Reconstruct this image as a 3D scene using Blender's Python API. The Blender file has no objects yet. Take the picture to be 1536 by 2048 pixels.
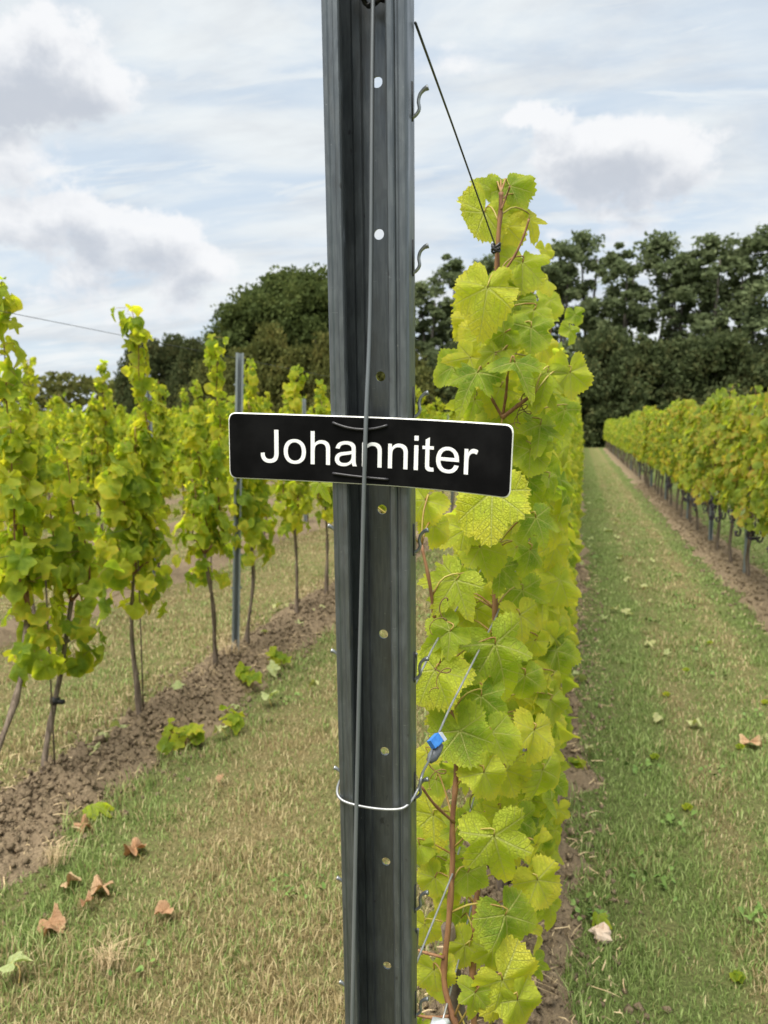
import bpy, math, random
import numpy as np
from mathutils import Vector, Matrix

C = bpy.context.scene.collection
SC = bpy.context.scene
PI = math.pi

# ------------------------------------------------------------------ camera, world, sun, exposure
FPX, CX, CY = 1539.0, 768.0, 1024.0          # focal length and centre, in pixels of the 1536 x 2048 frame
PITCH = math.atan((CY - 854.0) / FPX)
YAW = math.radians(14.381)
H = 1.55
FWD = np.array([-math.sin(YAW) * math.cos(PITCH), math.cos(YAW) * math.cos(PITCH), -math.sin(PITCH)])
RIGHT = np.array([math.cos(YAW), math.sin(YAW), 0.0])
UP = np.cross(RIGHT, FWD)

cam = bpy.data.cameras.new('camera')
camo = bpy.data.objects.new('camera', cam)
C.objects.link(camo)
camo.location = (0, 0, H)
camo.rotation_euler = (PI / 2 - PITCH, 0, YAW)
cam.sensor_fit = 'VERTICAL'
cam.sensor_height = 24.0
cam.lens = 24.0 * FPX / 2048.0
cam.clip_start = 0.02
cam.clip_end = 2000
cam.dof.use_dof = True
cam.dof.focus_distance = 0.93
cam.dof.aperture_fstop = 5.8
SC.camera = camo

SUN_ELEV, SUN_AZ = math.radians(67), math.radians(-158)      # azimuth measured from +Y (down the rows) towards +X
w = bpy.data.worlds.new('World')
SC.world = w
w.use_nodes = True
NT = w.node_tree
NT.nodes.clear()


def N(nt, t, **kw):
    n = nt.nodes.new(t)
    for k, v in kw.items():
        setattr(n, k, v)
    return n


class G:
    """tiny helper to write node maths"""

    def __init__(self, nt):
        self.nt = nt

    def put(self, sock, v):
        if hasattr(v, 'default_value') or isinstance(v, bpy.types.NodeSocket):
            self.nt.links.new(v, sock)
        else:
            sock.default_value = v

    def m(self, op, a, b=0.0, c=0.0, clamp=False):
        n = N(self.nt, 'ShaderNodeMath', operation=op)
        n.use_clamp = clamp
        self.put(n.inputs[0], a)
        self.put(n.inputs[1], b)
        if len(n.inputs) > 2:
            self.put(n.inputs[2], c)
        return n.outputs[0]

    def v(self, op, a, b=(0, 0, 0), out=0):
        n = N(self.nt, 'ShaderNodeVectorMath', operation=op)
        self.put(n.inputs[0], a)
        if op == 'SCALE':
            self.put(n.inputs['Scale'], b)
        else:
            self.put(n.inputs[1], b)
        return n.outputs[out]

    def sep(self, a):
        n = N(self.nt, 'ShaderNodeSeparateXYZ')
        self.put(n.inputs[0], a)
        return n.outputs

    def comb(self, x, y, z):
        n = N(self.nt, 'ShaderNodeCombineXYZ')
        for i, q in enumerate((x, y, z)):
            self.put(n.inputs[i], q)
        return n.outputs[0]

    def noise(self, vec, scale, detail=4, rough=0.5, dist=0.0, out=0):
        n = N(self.nt, 'ShaderNodeTexNoise')
        if vec is not None:
            self.put(n.inputs['Vector'], vec)
        n.inputs['Scale'].default_value = scale
        n.inputs['Detail'].default_value = detail
        n.inputs['Roughness'].default_value = rough
        n.inputs['Distortion'].default_value = dist
        return n.outputs[out]

    def smooth(self, x, lo, hi, a=0.0, b=1.0):
        n = N(self.nt, 'ShaderNodeMapRange', interpolation_type='SMOOTHSTEP')
        self.put(n.inputs[0], x)
        n.inputs[1].default_value = lo
        n.inputs[2].default_value = hi
        n.inputs[3].default_value = a
        n.inputs[4].default_value = b
        return n.outputs[0]

    def mix(self, f, a, b, blend='MIX'):
        n = N(self.nt, 'ShaderNodeMix', data_type='RGBA', blend_type=blend)
        self.put(n.inputs[0], f)
        for s, q in ((n.inputs[6], a), (n.inputs[7], b)):
            if isinstance(q, tuple) and len(q) == 3:
                q = (*q, 1)
            self.put(s, q)
        return n.outputs[2]

    def ramp(self, f, stops):
        n = N(self.nt, 'ShaderNodeValToRGB')
        cr = n.color_ramp
        while len(cr.elements) < len(stops):
            cr.elements.new(0.5)
        for e, (p, c) in zip(cr.elements, stops):
            e.position = p
            e.color = (*c, 1)
        self.put(n.inputs[0], f)
        return n.outputs[0]


g = G(NT)
tc = N(NT, 'ShaderNodeTexCoord')
DIR = g.v('NORMALIZE', tc.outputs['Generated'])
sky = N(NT, 'ShaderNodeTexSky', sky_type='NISHITA')
sky.sun_disc = False
sky.sun_elevation = SUN_ELEV
sky.sun_rotation = SUN_AZ
sky.air_density = 1.0
sky.dust_density = 1.5
dx, dy, dz = g.sep(DIR)
zc = g.m('MAXIMUM', dz, 0.0)
k = g.m('DIVIDE', 1.0, g.m('ADD', zc, 0.16))
PL = g.comb(g.m('MULTIPLY', dx, k), g.m('MULTIPLY', dy, k), 0.0)     # flat cloud deck seen in perspective
# thin white veil
veil_n = g.noise(g.v('MULTIPLY', PL, (0.75, 1.5, 1)), 1.5, 9, 0.58, 0.6)
veil = g.smooth(veil_n, 0.38, 0.62, 0.50, 1.0)
wisp = g.smooth(g.noise(g.v('MULTIPLY', PL, (0.55, 1.9, 1)), 3.4, 10, 0.62, 1.0), 0.36, 0.66)
veil = g.m('MAXIMUM', veil, g.m('MULTIPLY', wisp, 0.9))
greyer = g.smooth(g.noise(g.v('ADD', g.v('MULTIPLY', PL, (0.8, 1.6, 1)), (3.3, 1.7, 0)), 1.9, 8, 0.6, 0.4), 0.42, 0.68)
# heaped clouds: noise lifted near a few places
BLOBS = [((-0.570, 0.735, 0.375), 0.091, 1.0), ((-0.525, 0.755, 0.380), 0.073, 0.9), ((-0.605, 0.72, 0.36), 0.098, 0.9), ((-0.60, 0.745, 0.285), 0.085, 0.62),
         ((-0.555, 0.80, 0.222), 0.079, 0.95), ((-0.50, 0.84, 0.215), 0.073, 0.85), ((-0.455, 0.868, 0.190), 0.067, 0.75), ((-0.60, 0.77, 0.225), 0.073, 0.8), ((-0.58, 0.80, 0.165), 0.085, 0.5), ((-0.47, 0.87, 0.15), 0.085, 0.5),
         ((0.02, 0.95, 0.305), 0.091, 1.0), ((-0.055, 0.935, 0.35), 0.049, 0.8), ((-0.02, 0.945, 0.32), 0.061, 0.8), ((0.085, 0.95, 0.295), 0.067, 0.8), ((0.02, 0.96, 0.265), 0.110, 0.45)]


def cloud_density(vec):
    wob = g.v('SCALE', g.v('SUBTRACT', g.noise(vec, 13, 5, 0.6, 0, 1), (0.5, 0.5, 0.5)), 0.10)
    q = g.v('ADD', vec, wob)
    tot = g.smooth(g.noise(g.v('MULTIPLY', vec, (1, 1, 2.2)), 3.1, 4, 0.55), 0.46, 0.74, 0.0, 0.62)
    for c, r, a in BLOBS:
        d = g.v('MULTIPLY', g.v('SUBTRACT', q, c), (1, 1, 1.7))
        l2 = g.v('DOT_PRODUCT', d, d, out=1)
        e = g.m('MULTIPLY', g.m('POWER', 2.718, g.m('MULTIPLY', l2, -1.0 / r ** 2)), a)
        tot = g.m('MAXIMUM', tot, e)
    fine = g.noise(g.v('MULTIPLY', vec, (1, 1, 1.4)), 12, 12, 0.62)
    return g.m('ADD', g.m('MULTIPLY', tot, 0.95), g.m('MULTIPLY', g.m('SUBTRACT', fine, 0.5), 1.05))


den = cloud_density(DIR)
den_up = cloud_density(g.v('ADD', DIR, (0.006, 0.0, 0.028)))
cum = g.smooth(den, 0.29, 0.55)
shade = g.smooth(den_up, 0.25, 0.95)
cum_col = g.mix(shade, (5.9, 5.95, 6.05), (3.5, 3.75, 4.2))
low = g.smooth(dz, 0.0, 0.30)
veil_col = g.mix(low, (5.5, 5.7, 5.8), (5.25, 5.55, 5.7))
veil_col = g.mix(greyer, veil_col, (4.45, 4.7, 4.95))
blue = g.mix(0.60, g.mix(1.0, sky.outputs[0], (1.0, 1.0, 1.0), 'MULTIPLY'), (3.2, 4.3, 5.5))
base = g.mix(veil, blue, veil_col)
col = g.mix(g.m('MULTIPLY', cum, 0.9), base, cum_col)
bg = N(NT, 'ShaderNodeBackground')
bg.inputs[1].default_value = 0.1
wo = N(NT, 'ShaderNodeOutputWorld')
NT.links.new(col, bg.inputs[0])
NT.links.new(bg.outputs[0], wo.inputs[0])

sun = bpy.data.lights.new('sun', 'SUN')
sun.energy = 5.0
sun.angle = math.radians(48)
sun.color = (1.0, 0.95, 0.86)
suno = bpy.data.objects.new('sun', sun)
C.objects.link(suno)
sd = Vector((math.sin(SUN_AZ) * math.cos(SUN_ELEV), math.cos(SUN_AZ) * math.cos(SUN_ELEV), math.sin(SUN_ELEV)))
suno.rotation_euler = sd.to_track_quat('Z', 'Y').to_euler()

vs = SC.view_settings
vs.view_transform = 'Standard'
vs.look = 'None'
vs.exposure = 0.70
vs.gamma = 1.0
vs.use_curve_mapping = False
SC.cycles.max_bounces = 8
SC.cycles.transmission_bounces = 6
SC.cycles.transparent_max_bounces = 8


# ------------------------------------------------------------------ helpers
def ray(px, py):
    return FWD + RIGHT * ((px - CX) / FPX) + UP * ((CY - py) / FPX)


def at(px, py, Y):
    """world point on the plane y = Y that is seen at a pixel of the photograph"""
    d = ray(px, py)
    return np.array([0, 0, H]) + d * (Y / d[1])


def on_ground(px, py, z=0.0):
    d = ray(px, py)
    return np.array([0, 0, H]) + d * ((z - H) / d[2])


class MB:
    def __init__(self):
        self.v, self.f, self.m, self.uv = [], [], [], []
        self.n = 0

    def add(self, V, F, mat=0, uv=None):
        V = np.asarray(V, float).reshape(-1, 3)
        self.v.append(V)
        self.uv.append(np.zeros((len(V), 2)) if uv is None else np.asarray(uv))
        n = self.n
        for q in F:
            self.f.append(tuple(i + n for i in q))
        self.m.extend([mat] * len(F) if isinstance(mat, int) else list(mat))
        self.n += len(V)

    def tube(self, pts, rad, sides=6, mat=0, cap=True):
        pts = np.asarray(pts, float)
        n = len(pts)
        rad = np.full(n, rad) if np.isscalar(rad) else np.asarray(rad, float)
        tg = np.gradient(pts, axis=0)
        tg /= np.linalg.norm(tg, axis=1)[:, None] + 1e-12
        a = np.array([0.31, 0.17, 0.93]) if abs(tg[0][2]) < 0.8 else np.array([1.0, 0.1, 0.05])
        V = []
        u = None
        for i in range(n):
            u = (a if u is None else u)
            u = u - tg[i] * (u @ tg[i])
            u /= np.linalg.norm(u) + 1e-12
            b = np.cross(tg[i], u)
            for j in range(sides):
                t = 2 * PI * j / sides
                V.append(pts[i] + rad[i] * (u * math.cos(t) + b * math.sin(t)))
        F = []
        for i in range(n - 1):
            for j in range(sides):
                F.append((i * sides + j, i * sides + (j + 1) % sides, (i + 1) * sides + (j + 1) % sides, (i + 1) * sides + j))
        if cap:
            F.append(tuple(range(sides))[::-1])
            F.append(tuple((n - 1) * sides + j for j in range(sides)))
        self.add(V, F, mat)

    def box(self, c, s, mat=0, M=None):
        V = np.array([[x, y, z] for x in (-1, 1) for y in (-1, 1) for z in (-1, 1)], float) * np.array(s) / 2
        if M is not None:
            V = V @ np.array(M).T
        V = V + np.array(c)
        self.add(V, [(0, 1, 3, 2), (4, 6, 7, 5), (0, 4, 5, 1), (2, 3, 7, 6), (0, 2, 6, 4), (1, 5, 7, 3)], mat)

    def mesh(self, name, mats, smooth=True):
        me = bpy.data.meshes.new(name)
        V = np.concatenate(self.v)
        me.from_pydata(V.tolist(), [], self.f)
        for mt in mats:
            me.materials.append(mt)
        if len(mats) > 1:
            me.polygons.foreach_set('material_index', self.m)
        UV = np.concatenate(self.uv)
        if UV.any():
            li = np.empty(len(me.loops), np.int32)
            me.loops.foreach_get('vertex_index', li)
            lay = me.uv_layers.new(name='UVMap')
            lay.data.foreach_set('uv', UV[li].ravel())
        if smooth:
            me.polygons.foreach_set('use_smooth', [True] * len(me.polygons))
        me.update()
        return me


def obj(name, me, parent=None, loc=None, M=None):
    o = bpy.data.objects.new(name, me)
    C.objects.link(o)
    if parent is not None:
        o.parent = parent
    if M is not None:
        o.matrix_basis = M
    elif loc is not None:
        o.location = loc
    return o


def tag(o, label, cat, group=None):
    o['label'] = label
    o['category'] = cat
    if group:
        o['group'] = group
    return o


def thing(name, label, cat, loc=(0, 0, 0), rotz=0.0, group=None):
    o = bpy.data.objects.new(name, None)
    C.objects.link(o)
    o.empty_display_size = 0.1
    o.location = loc
    o.rotation_euler = (0, 0, rotz)
    return tag(o, label, cat, group)


def hash2(ix, iy, s=0):
    h = (ix.astype(np.int64) * 374761393 + iy.astype(np.int64) * 668265263 + s * 1442695041) & 0x7fffffff
    h = ((h ^ (h >> 13)) * 1274126177) & 0x7fffffff
    return ((h ^ (h >> 16)) & 0xffff) / 65535.0


def vnoise(x, y, s=0):
    ix, iy = np.floor(x), np.floor(y)
    fx, fy = x - ix, y - iy
    fx, fy = fx * fx * (3 - 2 * fx), fy * fy * (3 - 2 * fy)
    a, b = hash2(ix, iy, s), hash2(ix + 1, iy, s)
    c, d = hash2(ix, iy + 1, s), hash2(ix + 1, iy + 1, s)
    return (a * (1 - fx) + b * fx) * (1 - fy) + (c * (1 - fx) + d * fx) * fy


def fbm(x, y, oct=4, s=0):
    t, a, n = 0, 0.5, 0
    for i in range(oct):
        t = t + a * vnoise(x * 2 ** i, y * 2 ** i, s + i * 7)
        n += a
        a *= 0.5
    return t / n


def smoothpath(P, n):
    """Catmull-Rom through the given points"""
    P = np.asarray(P, float)
    Q = np.vstack([2 * P[0] - P[1], P, 2 * P[-1] - P[-2]])
    out = []
    seg = len(P) - 1
    for i in range(n):
        t = i / (n - 1) * seg
        j = min(int(t), seg - 1)
        u = t - j
        a, b, c, d = Q[j], Q[j + 1], Q[j + 2], Q[j + 3]
        out.append(0.5 * (2 * b + (c - a) * u + (2 * a - 5 * b + 4 * c - d) * u * u + (3 * b - a - 3 * c + d) * u ** 3))
    return np.array(out)


# ------------------------------------------------------------------ materials
def mat(name):
    m = bpy.data.materials.new(name)
    m.use_nodes = True
    nt = m.node_tree
    nt.nodes.clear()
    out = N(nt, 'ShaderNodeOutputMaterial')
    return m, nt, G(nt), out


def principled(nt, base=None, rough=0.5, metal=0.0, spec=0.5, g=None):
    p = N(nt, 'ShaderNodeBsdfPrincipled')
    if base is not None:
        if isinstance(base, tuple):
            p.inputs['Base Color'].default_value = (*base, 1)
        else:
            nt.links.new(base, p.inputs['Base Color'])
    if isinstance(rough, (int, float)):
        p.inputs['Roughness'].default_value = rough
    else:
        nt.links.new(rough, p.inputs['Roughness'])
    p.inputs['Metallic'].default_value = metal
    p.inputs['Specular IOR Level'].default_value = spec
    return p


def bump(nt, h, strength, dist, normal_to):
    b = N(nt, 'ShaderNodeBump')
    b.inputs['Strength'].default_value = strength
    b.inputs['Distance'].default_value = dist
    nt.links.new(h, b.inputs['Height'])
    nt.links.new(b.outputs[0], normal_to)


def leaf_material(name, stops, tstops, veins=True, trans=0.5, dry=False, backpale=0.35):
    m, nt, g, out = mat(name)
    oi = N(nt, 'ShaderNodeObjectInfo')
    ge = N(nt, 'ShaderNodeNewGeometry')
    rnd = g.m('FRACT', g.m('ADD', g.m('MULTIPLY', oi.outputs['Random'], 3.7), ge.outputs['Random Per Island']))
    uvn = N(nt, 'ShaderNodeUVMap')
    uv = uvn.outputs[0]
    x, y, _ = g.sep(uv)
    seed = g.v('ADD', uv, g.comb(g.m('MULTIPLY', rnd, 40), 0, 0))
    blot = g.noise(seed, 3.5, 3, 0.6)
    f = g.m('ADD', g.m('ADD', g.m('MULTIPLY', rnd, 0.85), 0.07), g.m('MULTIPLY', g.m('SUBTRACT', blot, 0.44), 0.85), clamp=True)
    r = g.v('LENGTH', uv, out=1)
    f = g.m('ADD', f, g.smooth(r, 0.30, 0.62, -0.08, 0.34), clamp=True)
    colr = g.ramp(f, stops)
    tcol = g.ramp(f, tstops)
    cell = N(nt, 'ShaderNodeTexVoronoi', feature='DISTANCE_TO_EDGE')
    nt.links.new(seed, cell.inputs['Vector'])
    cell.inputs['Scale'].default_value = 26
    ce = g.smooth(cell.outputs[0], 0.0, 0.14)
    hgt = ce
    if veins:
        vein = None
        for a in (0, 52, -52, 108, -108):
            t = math.radians(a)
            dxx, dyy = math.sin(t), math.cos(t)
            al = g.m('ADD', g.m('MULTIPLY', x, dxx), g.m('MULTIPLY', y, dyy))
            cr = g.m('ABSOLUTE', g.m('SUBTRACT', g.m('MULTIPLY', x, dyy), g.m('MULTIPLY', y, dxx)))
            wdt = g.m('SUBTRACT', 0.016, g.m('MULTIPLY', al, 0.017))
            main = g.m('MULTIPLY', g.smooth(g.m('DIVIDE', cr, g.m('MAXIMUM', wdt, 0.003)), 0.4, 1.3, 1.0, 0.0), g.smooth(al, 0.0, 0.02))
            ph = g.m('FRACT', g.m('MULTIPLY', g.m('SUBTRACT', al, g.m('MULTIPLY', cr, 0.85)), 9.0))
            sidev = g.smooth(g.m('ABSOLUTE', g.m('SUBTRACT', ph, 0.5)), 0.02, 0.085, 0.75, 0.0)
            inside = g.m('MULTIPLY', g.smooth(g.m('SUBTRACT', g.m('MULTIPLY', al, 0.46), cr), -0.01, 0.02), g.smooth(al, 0.05, 0.1))
            q = g.m('MAXIMUM', main, g.m('MULTIPLY', sidev, inside))
            vein = q if vein is None else g.m('MAXIMUM', vein, q)
        vc = (0.50, 0.53, 0.17) if not dry else (0.30, 0.17, 0.08)
        colr = g.mix(g.m('MULTIPLY', vein, 0.80), colr, vc)
        tcol = g.mix(g.m('MULTIPLY', vein, 0.6), tcol, (0.62, 0.62, 0.14) if not dry else (0.15, 0.07, 0.02))
        hgt = g.m('SUBTRACT', g.m('MULTIPLY', ce, 0.5), g.m('MULTIPLY', vein, 1.2))
    cm = g.m('SUBTRACT', 1.0, ce)
    tcol = g.mix(g.m('MULTIPLY', cm, 0.35), tcol, (0.70, 0.68, 0.08) if not dry else (0.2, 0.1, 0.03))
    colr = g.mix(g.m('MULTIPLY', cm, 0.22), colr, (0.45, 0.48, 0.12) if not dry else (0.3, 0.17, 0.08))
    # a few brown specks
    sp = g.noise(seed, 17, 2, 0.5)
    spk = g.smooth(g.m('ADD', sp, g.m('MULTIPLY', rnd, 0.09)), 0.785, 0.83)
    colr = g.mix(g.m('MULTIPLY', spk, 0.8), colr, (0.12, 0.07, 0.02))
    tcol = g.mix(g.m('MULTIPLY', spk, 0.8), tcol, (0.09, 0.04, 0.01))
    colr = g.mix(g.m('MULTIPLY', ge.outputs['Backfacing'], backpale), colr, (0.30, 0.36, 0.17))
    p = principled(nt, colr, 0.55, 0, 0.22)
    bump(nt, hgt, 0.7, 0.007, p.inputs['Normal'])
    tr = N(nt, 'ShaderNodeBsdfTranslucent')
    nt.links.new(tcol, tr.inputs[0])
    mx = N(nt, 'ShaderNodeMixShader')
    mx.inputs[0].default_value = trans
    nt.links.new(p.outputs[0], mx.inputs[1])
    nt.links.new(tr.outputs[0], mx.inputs[2])
    nt.links.new(mx.outputs[0], out.inputs[0])
    return m


LEAF = leaf_material('vine_leaf', [(0.0, (0.15, 0.24, 0.03)), (0.3, (0.34, 0.42, 0.04)), (0.65, (0.46, 0.51, 0.05)), (1.0, (0.60, 0.57, 0.065))],
                     [(0.0, (0.22, 0.42, 0.014)), (0.3, (0.46, 0.63, 0.018)), (0.65, (0.68, 0.78, 0.028)), (1.0, (0.88, 0.84, 0.04))], trans=0.55)
LEAF_L = leaf_material('young_vine_leaf', [(0.0, (0.14, 0.24, 0.028)), (0.4, (0.30, 0.39, 0.036)), (0.8, (0.44, 0.49, 0.045)), (1.0, (0.56, 0.50, 0.05))],
                       [(0.0, (0.26, 0.45, 0.016)), (0.4, (0.54, 0.69, 0.02)), (0.8, (0.76, 0.80, 0.028)), (1.0, (0.88, 0.80, 0.035))], veins=False, trans=0.55)
LEAF_R = leaf_material('old_vine_leaf', [(0.0, (0.15, 0.23, 0.035)), (0.5, (0.32, 0.40, 0.05)), (0.85, (0.46, 0.46, 0.06)), (1.0, (0.48, 0.34, 0.07))],
                       [(0.0, (0.22, 0.36, 0.02)), (0.5, (0.46, 0.58, 0.03)), (0.85, (0.70, 0.68, 0.05)), (1.0, (0.74, 0.5, 0.04))], veins=False, trans=0.5)
LEAF_DRY = leaf_material('dry_leaf', [(0.0, (0.46, 0.25, 0.13)), (0.5, (0.58, 0.36, 0.21)), (1.0, (0.66, 0.48, 0.28))],
                         [(0.0, (0.30, 0.11, 0.03)), (1.0, (0.45, 0.25, 0.08))], trans=0.25, dry=True, backpale=0.0)
LEAF_PALE = leaf_material('pale_fallen_leaf', [(0.0, (0.38, 0.46, 0.20)), (0.5, (0.52, 0.56, 0.28)), (1.0, (0.58, 0.56, 0.28))],
                          [(0.0, (0.30, 0.45, 0.08)), (1.0, (0.5, 0.5, 0.12))], trans=0.3, backpale=0.6)


def simple(name, a, b, scale, rough=0.7, metal=0.0, stretch=(1, 1, 1), bs=0.0, bd=0.002, spec=0.4, detail=6, lo=0.3, hi=0.7):
    m, nt, g, out = mat(name)
    tcn = N(nt, 'ShaderNodeTexCoord')
    v = g.v('MULTIPLY', tcn.outputs['Object'], stretch)
    n = g.noise(v, scale, detail, 0.6)
    c = g.mix(g.smooth(n, lo, hi), a, b)
    p = principled(nt, c, rough, metal, spec)
    if bs:
        bump(nt, n, bs, bd, p.inputs['Normal'])
    nt.links.new(p.outputs[0], out.inputs[0])
    return m


BARK = simple('vine_bark', (0.07, 0.05, 0.035), (0.21, 0.165, 0.125), 60, 0.9, 0, (1, 1, 0.12), 0.8, 0.004)
CANE = simple('vine_cane', (0.12, 0.05, 0.025), (0.27, 0.14, 0.06), 70, 0.65, 0, (1, 1, 0.3), 0.3, 0.001)
PETIOLE = simple('petiole', (0.22, 0.10, 0.03), (0.34, 0.30, 0.06), 20, 0.5)
TENDRIL = simple('tendril', (0.10, 0.06, 0.02), (0.22, 0.14, 0.04), 30, 0.6)
BLACK_TIE_SLOT = simple('black_tie_slot', (0.012, 0.012, 0.013), (0.03, 0.03, 0.032), 50, 0.45)
WIRE = simple('wire_steel', (0.24, 0.25, 0.255), (0.36, 0.37, 0.375), 60, 0.42, 0.6)
STRAP = simple('anchor_steel', (0.15, 0.168, 0.182), (0.22, 0.237, 0.252), 25, 0.45, 0.45, (1, 1, 0.1))
WIRE_BACKLIT = simple('backlit_wire_steel', (0.035, 0.04, 0.042), (0.08, 0.085, 0.09), 60, 0.5, 0.3)  # wire steel darkened in colour, standing for backlight against the sky
HOOK = simple('hook_steel', (0.24, 0.26, 0.27), (0.42, 0.44, 0.45), 200, 0.32, 0.75)
POST_FAR = simple('weathered_post_steel', (0.17, 0.20, 0.215), (0.27, 0.30, 0.315), 12, 0.55, 0.3, (1, 1, 0.1))
WHITE_PRINT = simple('white_lettering', (0.86, 0.87, 0.88), (0.90, 0.90, 0.90), 60, 0.4)
CORE = simple('white_core', (0.70, 0.72, 0.66), (0.82, 0.82, 0.78), 80, 0.5)
BLUE = simple('blue_plastic', (0.03, 0.17, 0.55), (0.06, 0.27, 0.72), 120, 0.3)
GREY_PL = simple('grey_plastic', (0.10, 0.11, 0.12), (0.17, 0.18, 0.2), 80, 0.45)
GREY_LT = simple('pale_cast_metal', (0.45, 0.48, 0.52), (0.62, 0.65, 0.68), 80, 0.35, 0.4)
GRAPE = simple('dark_grape', (0.012, 0.010, 0.022), (0.05, 0.03, 0.06), 30, 0.4)
STONE = simple('pale_stone', (0.45, 0.33, 0.24), (0.62, 0.50, 0.40), 25, 0.85, 0, (1, 1, 1), 0.5, 0.005)
TREE_BARK = simple('tree_bark', (0.035, 0.03, 0.024), (0.10, 0.09, 0.075), 3, 0.9, 0, (1, 1, 0.2))

# galvanised channel: long streaks, spangle, grime spots
STEEL, nt, g, out = mat('galvanised_steel')
tcn = N(nt, 'ShaderNodeTexCoord')
v = tcn.outputs['Object']
st = g.noise(g.v('MULTIPLY', v, (420, 420, 3)), 1.0, 3, 0.5)
bl = g.noise(g.v('MULTIPLY', v, (55, 55, 22)), 1.0, 5, 0.6)
c = g.mix(g.smooth(st, 0.3, 0.72), (0.115, 0.130, 0.143), (0.165, 0.184, 0.198))
c = g.mix(g.smooth(bl, 0.45, 0.75, 0, 0.6), c, (0.19, 0.21, 0.225))
vo = N(nt, 'ShaderNodeTexVoronoi')
nt.links.new(g.v('MULTIPLY', v, (1, 1, 0.55)), vo.inputs['Vector'])
vo.inputs['Scale'].default_value = 170
vr, _, _ = g.sep(vo.outputs['Color'])
c = g.mix(g.m('MULTIPLY', vr, 0.42), c, (0.115, 0.13, 0.145))
dirt = g.smooth(g.noise(g.v('MULTIPLY', v, (30, 30, 6)), 1.0, 7, 0.7), 0.52, 0.74, 0, 0.55)
c = g.mix(dirt, c, (0.10, 0.092, 0.08))
scr = g.noise(g.v('MULTIPLY', v, (90, 90, 900)), 1.0, 2, 0.5)
c = g.mix(g.smooth(scr, 0.72, 0.78, 0, 0.5), c, (0.34, 0.35, 0.36))
spot = g.noise(v, 210, 3, 0.7)
c = g.mix(g.smooth(spot, 0.70, 0.76, 0, 0.55), c, (0.45, 0.45, 0.43))
drk = g.noise(g.v('MULTIPLY', v, (1, 1, 0.5)), 120, 2, 0.5)
c = g.mix(g.smooth(drk, 0.70, 0.78, 0, 0.6), c, (0.05, 0.05, 0.05))
p = principled(nt, c, g.smooth(bl, 0.3, 0.7, 0.30, 0.48), 0.7, 0.5)
bump(nt, st, 0.12, 0.0006, p.inputs['Normal'])
nt.links.new(p.outputs[0], out.inputs[0])

# black face of the sign with scuffs
SIGN, nt, g, out = mat('black_laminate')
tcn = N(nt, 'ShaderNodeTexCoord')
v = tcn.outputs['Object']
n1 = g.noise(g.v('MULTIPLY', v, (160, 160, 240)), 1.0, 4, 0.7)
n2 = g.noise(v, 25, 5, 0.6)
c = g.mix(g.smooth(n2, 0.35, 0.75), (0.0035, 0.0035, 0.004), (0.009, 0.009, 0.0095))
c = g.mix(g.smooth(n1, 0.735, 0.80, 0, 0.55), c, (0.11, 0.11, 0.11))
p = principled(nt, c, g.smooth(n2, 0.3, 0.7, 0.5, 0.65), 0, 0.06)
nt.links.new(p.outputs[0], out.inputs[0])


def grass_fields(g, pos):
    """shared low-frequency pattern: 0 = straw, 1 = green"""
    n1 = g.noise(g.v('MULTIPLY', pos, (1.0, 0.55, 1)), 1.5, 5, 0.62)
    n2 = g.noise(pos, 9.0, 4, 0.6)
    x, y, _ = g.sep(pos)
    s = g.m('ADD', g.m('MULTIPLY', g.m('SUBTRACT', n1, 0.5), 1.5), g.m('MULTIPLY', g.m('SUBTRACT', n2, 0.5), 0.9))
    right = g.smooth(x, -0.45, 0.0)                       # the mown lane right of the post is greener
    mid = g.m('MULTIPLY', g.smooth(g.m('ABSOLUTE', g.m('SUBTRACT', x, 0.86)), 0.12, 0.50), 1.0)
    bias = g.m('ADD', g.m('MULTIPLY', right, g.m('ADD', 0.68, g.m('MULTIPLY', mid, 0.28))), g.m('MULTIPLY', g.m('SUBTRACT', 1.0, right), 0.36))
    for tx in (0.56, 1.06):                               # two pale mower tracks down the lane
        s = g.m('SUBTRACT', s, g.smooth(g.m('ABSOLUTE', g.m('SUBTRACT', x, tx)), 0.03, 0.13, 0.22, 0.0))
    edge = g.m('MULTIPLY', g.smooth(g.m('ABSOLUTE', g.m('ADD', x, 1.72)), 0.05, 0.28, 0.34, 0.0), 1.0)
    return g.m('ADD', g.m('ADD', s, bias), edge, clamp=True)


GROUND, nt, g, out = mat('mown_ground')
ge = N(nt, 'ShaderNodeNewGeometry')
pos = ge.outputs['Position']
gf = grass_fields(g, pos)
fine = g.noise(pos, 55, 5, 0.7)
fine2 = g.noise(g.v('MULTIPLY', pos, (1, 0.45, 1)), 140, 3, 0.7)
straw = g.mix(fine, (0.16, 0.12, 0.056), (0.34, 0.27, 0.14))
green = g.mix(fine, (0.085, 0.115, 0.034), (0.19, 0.235, 0.075))
c = g.mix(gf, straw, green)
c = g.mix(g.smooth(fine2, 0.3, 0.62, 0.55, 0.0), c, (0.05, 0.045, 0.022))
p = principled(nt, c, 0.95, 0, 0.1)
bump(nt, g.m('ADD', fine, fine2), 0.8, 0.03, p.inputs['Normal'])
nt.links.new(p.outputs[0], out.inputs[0])

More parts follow.
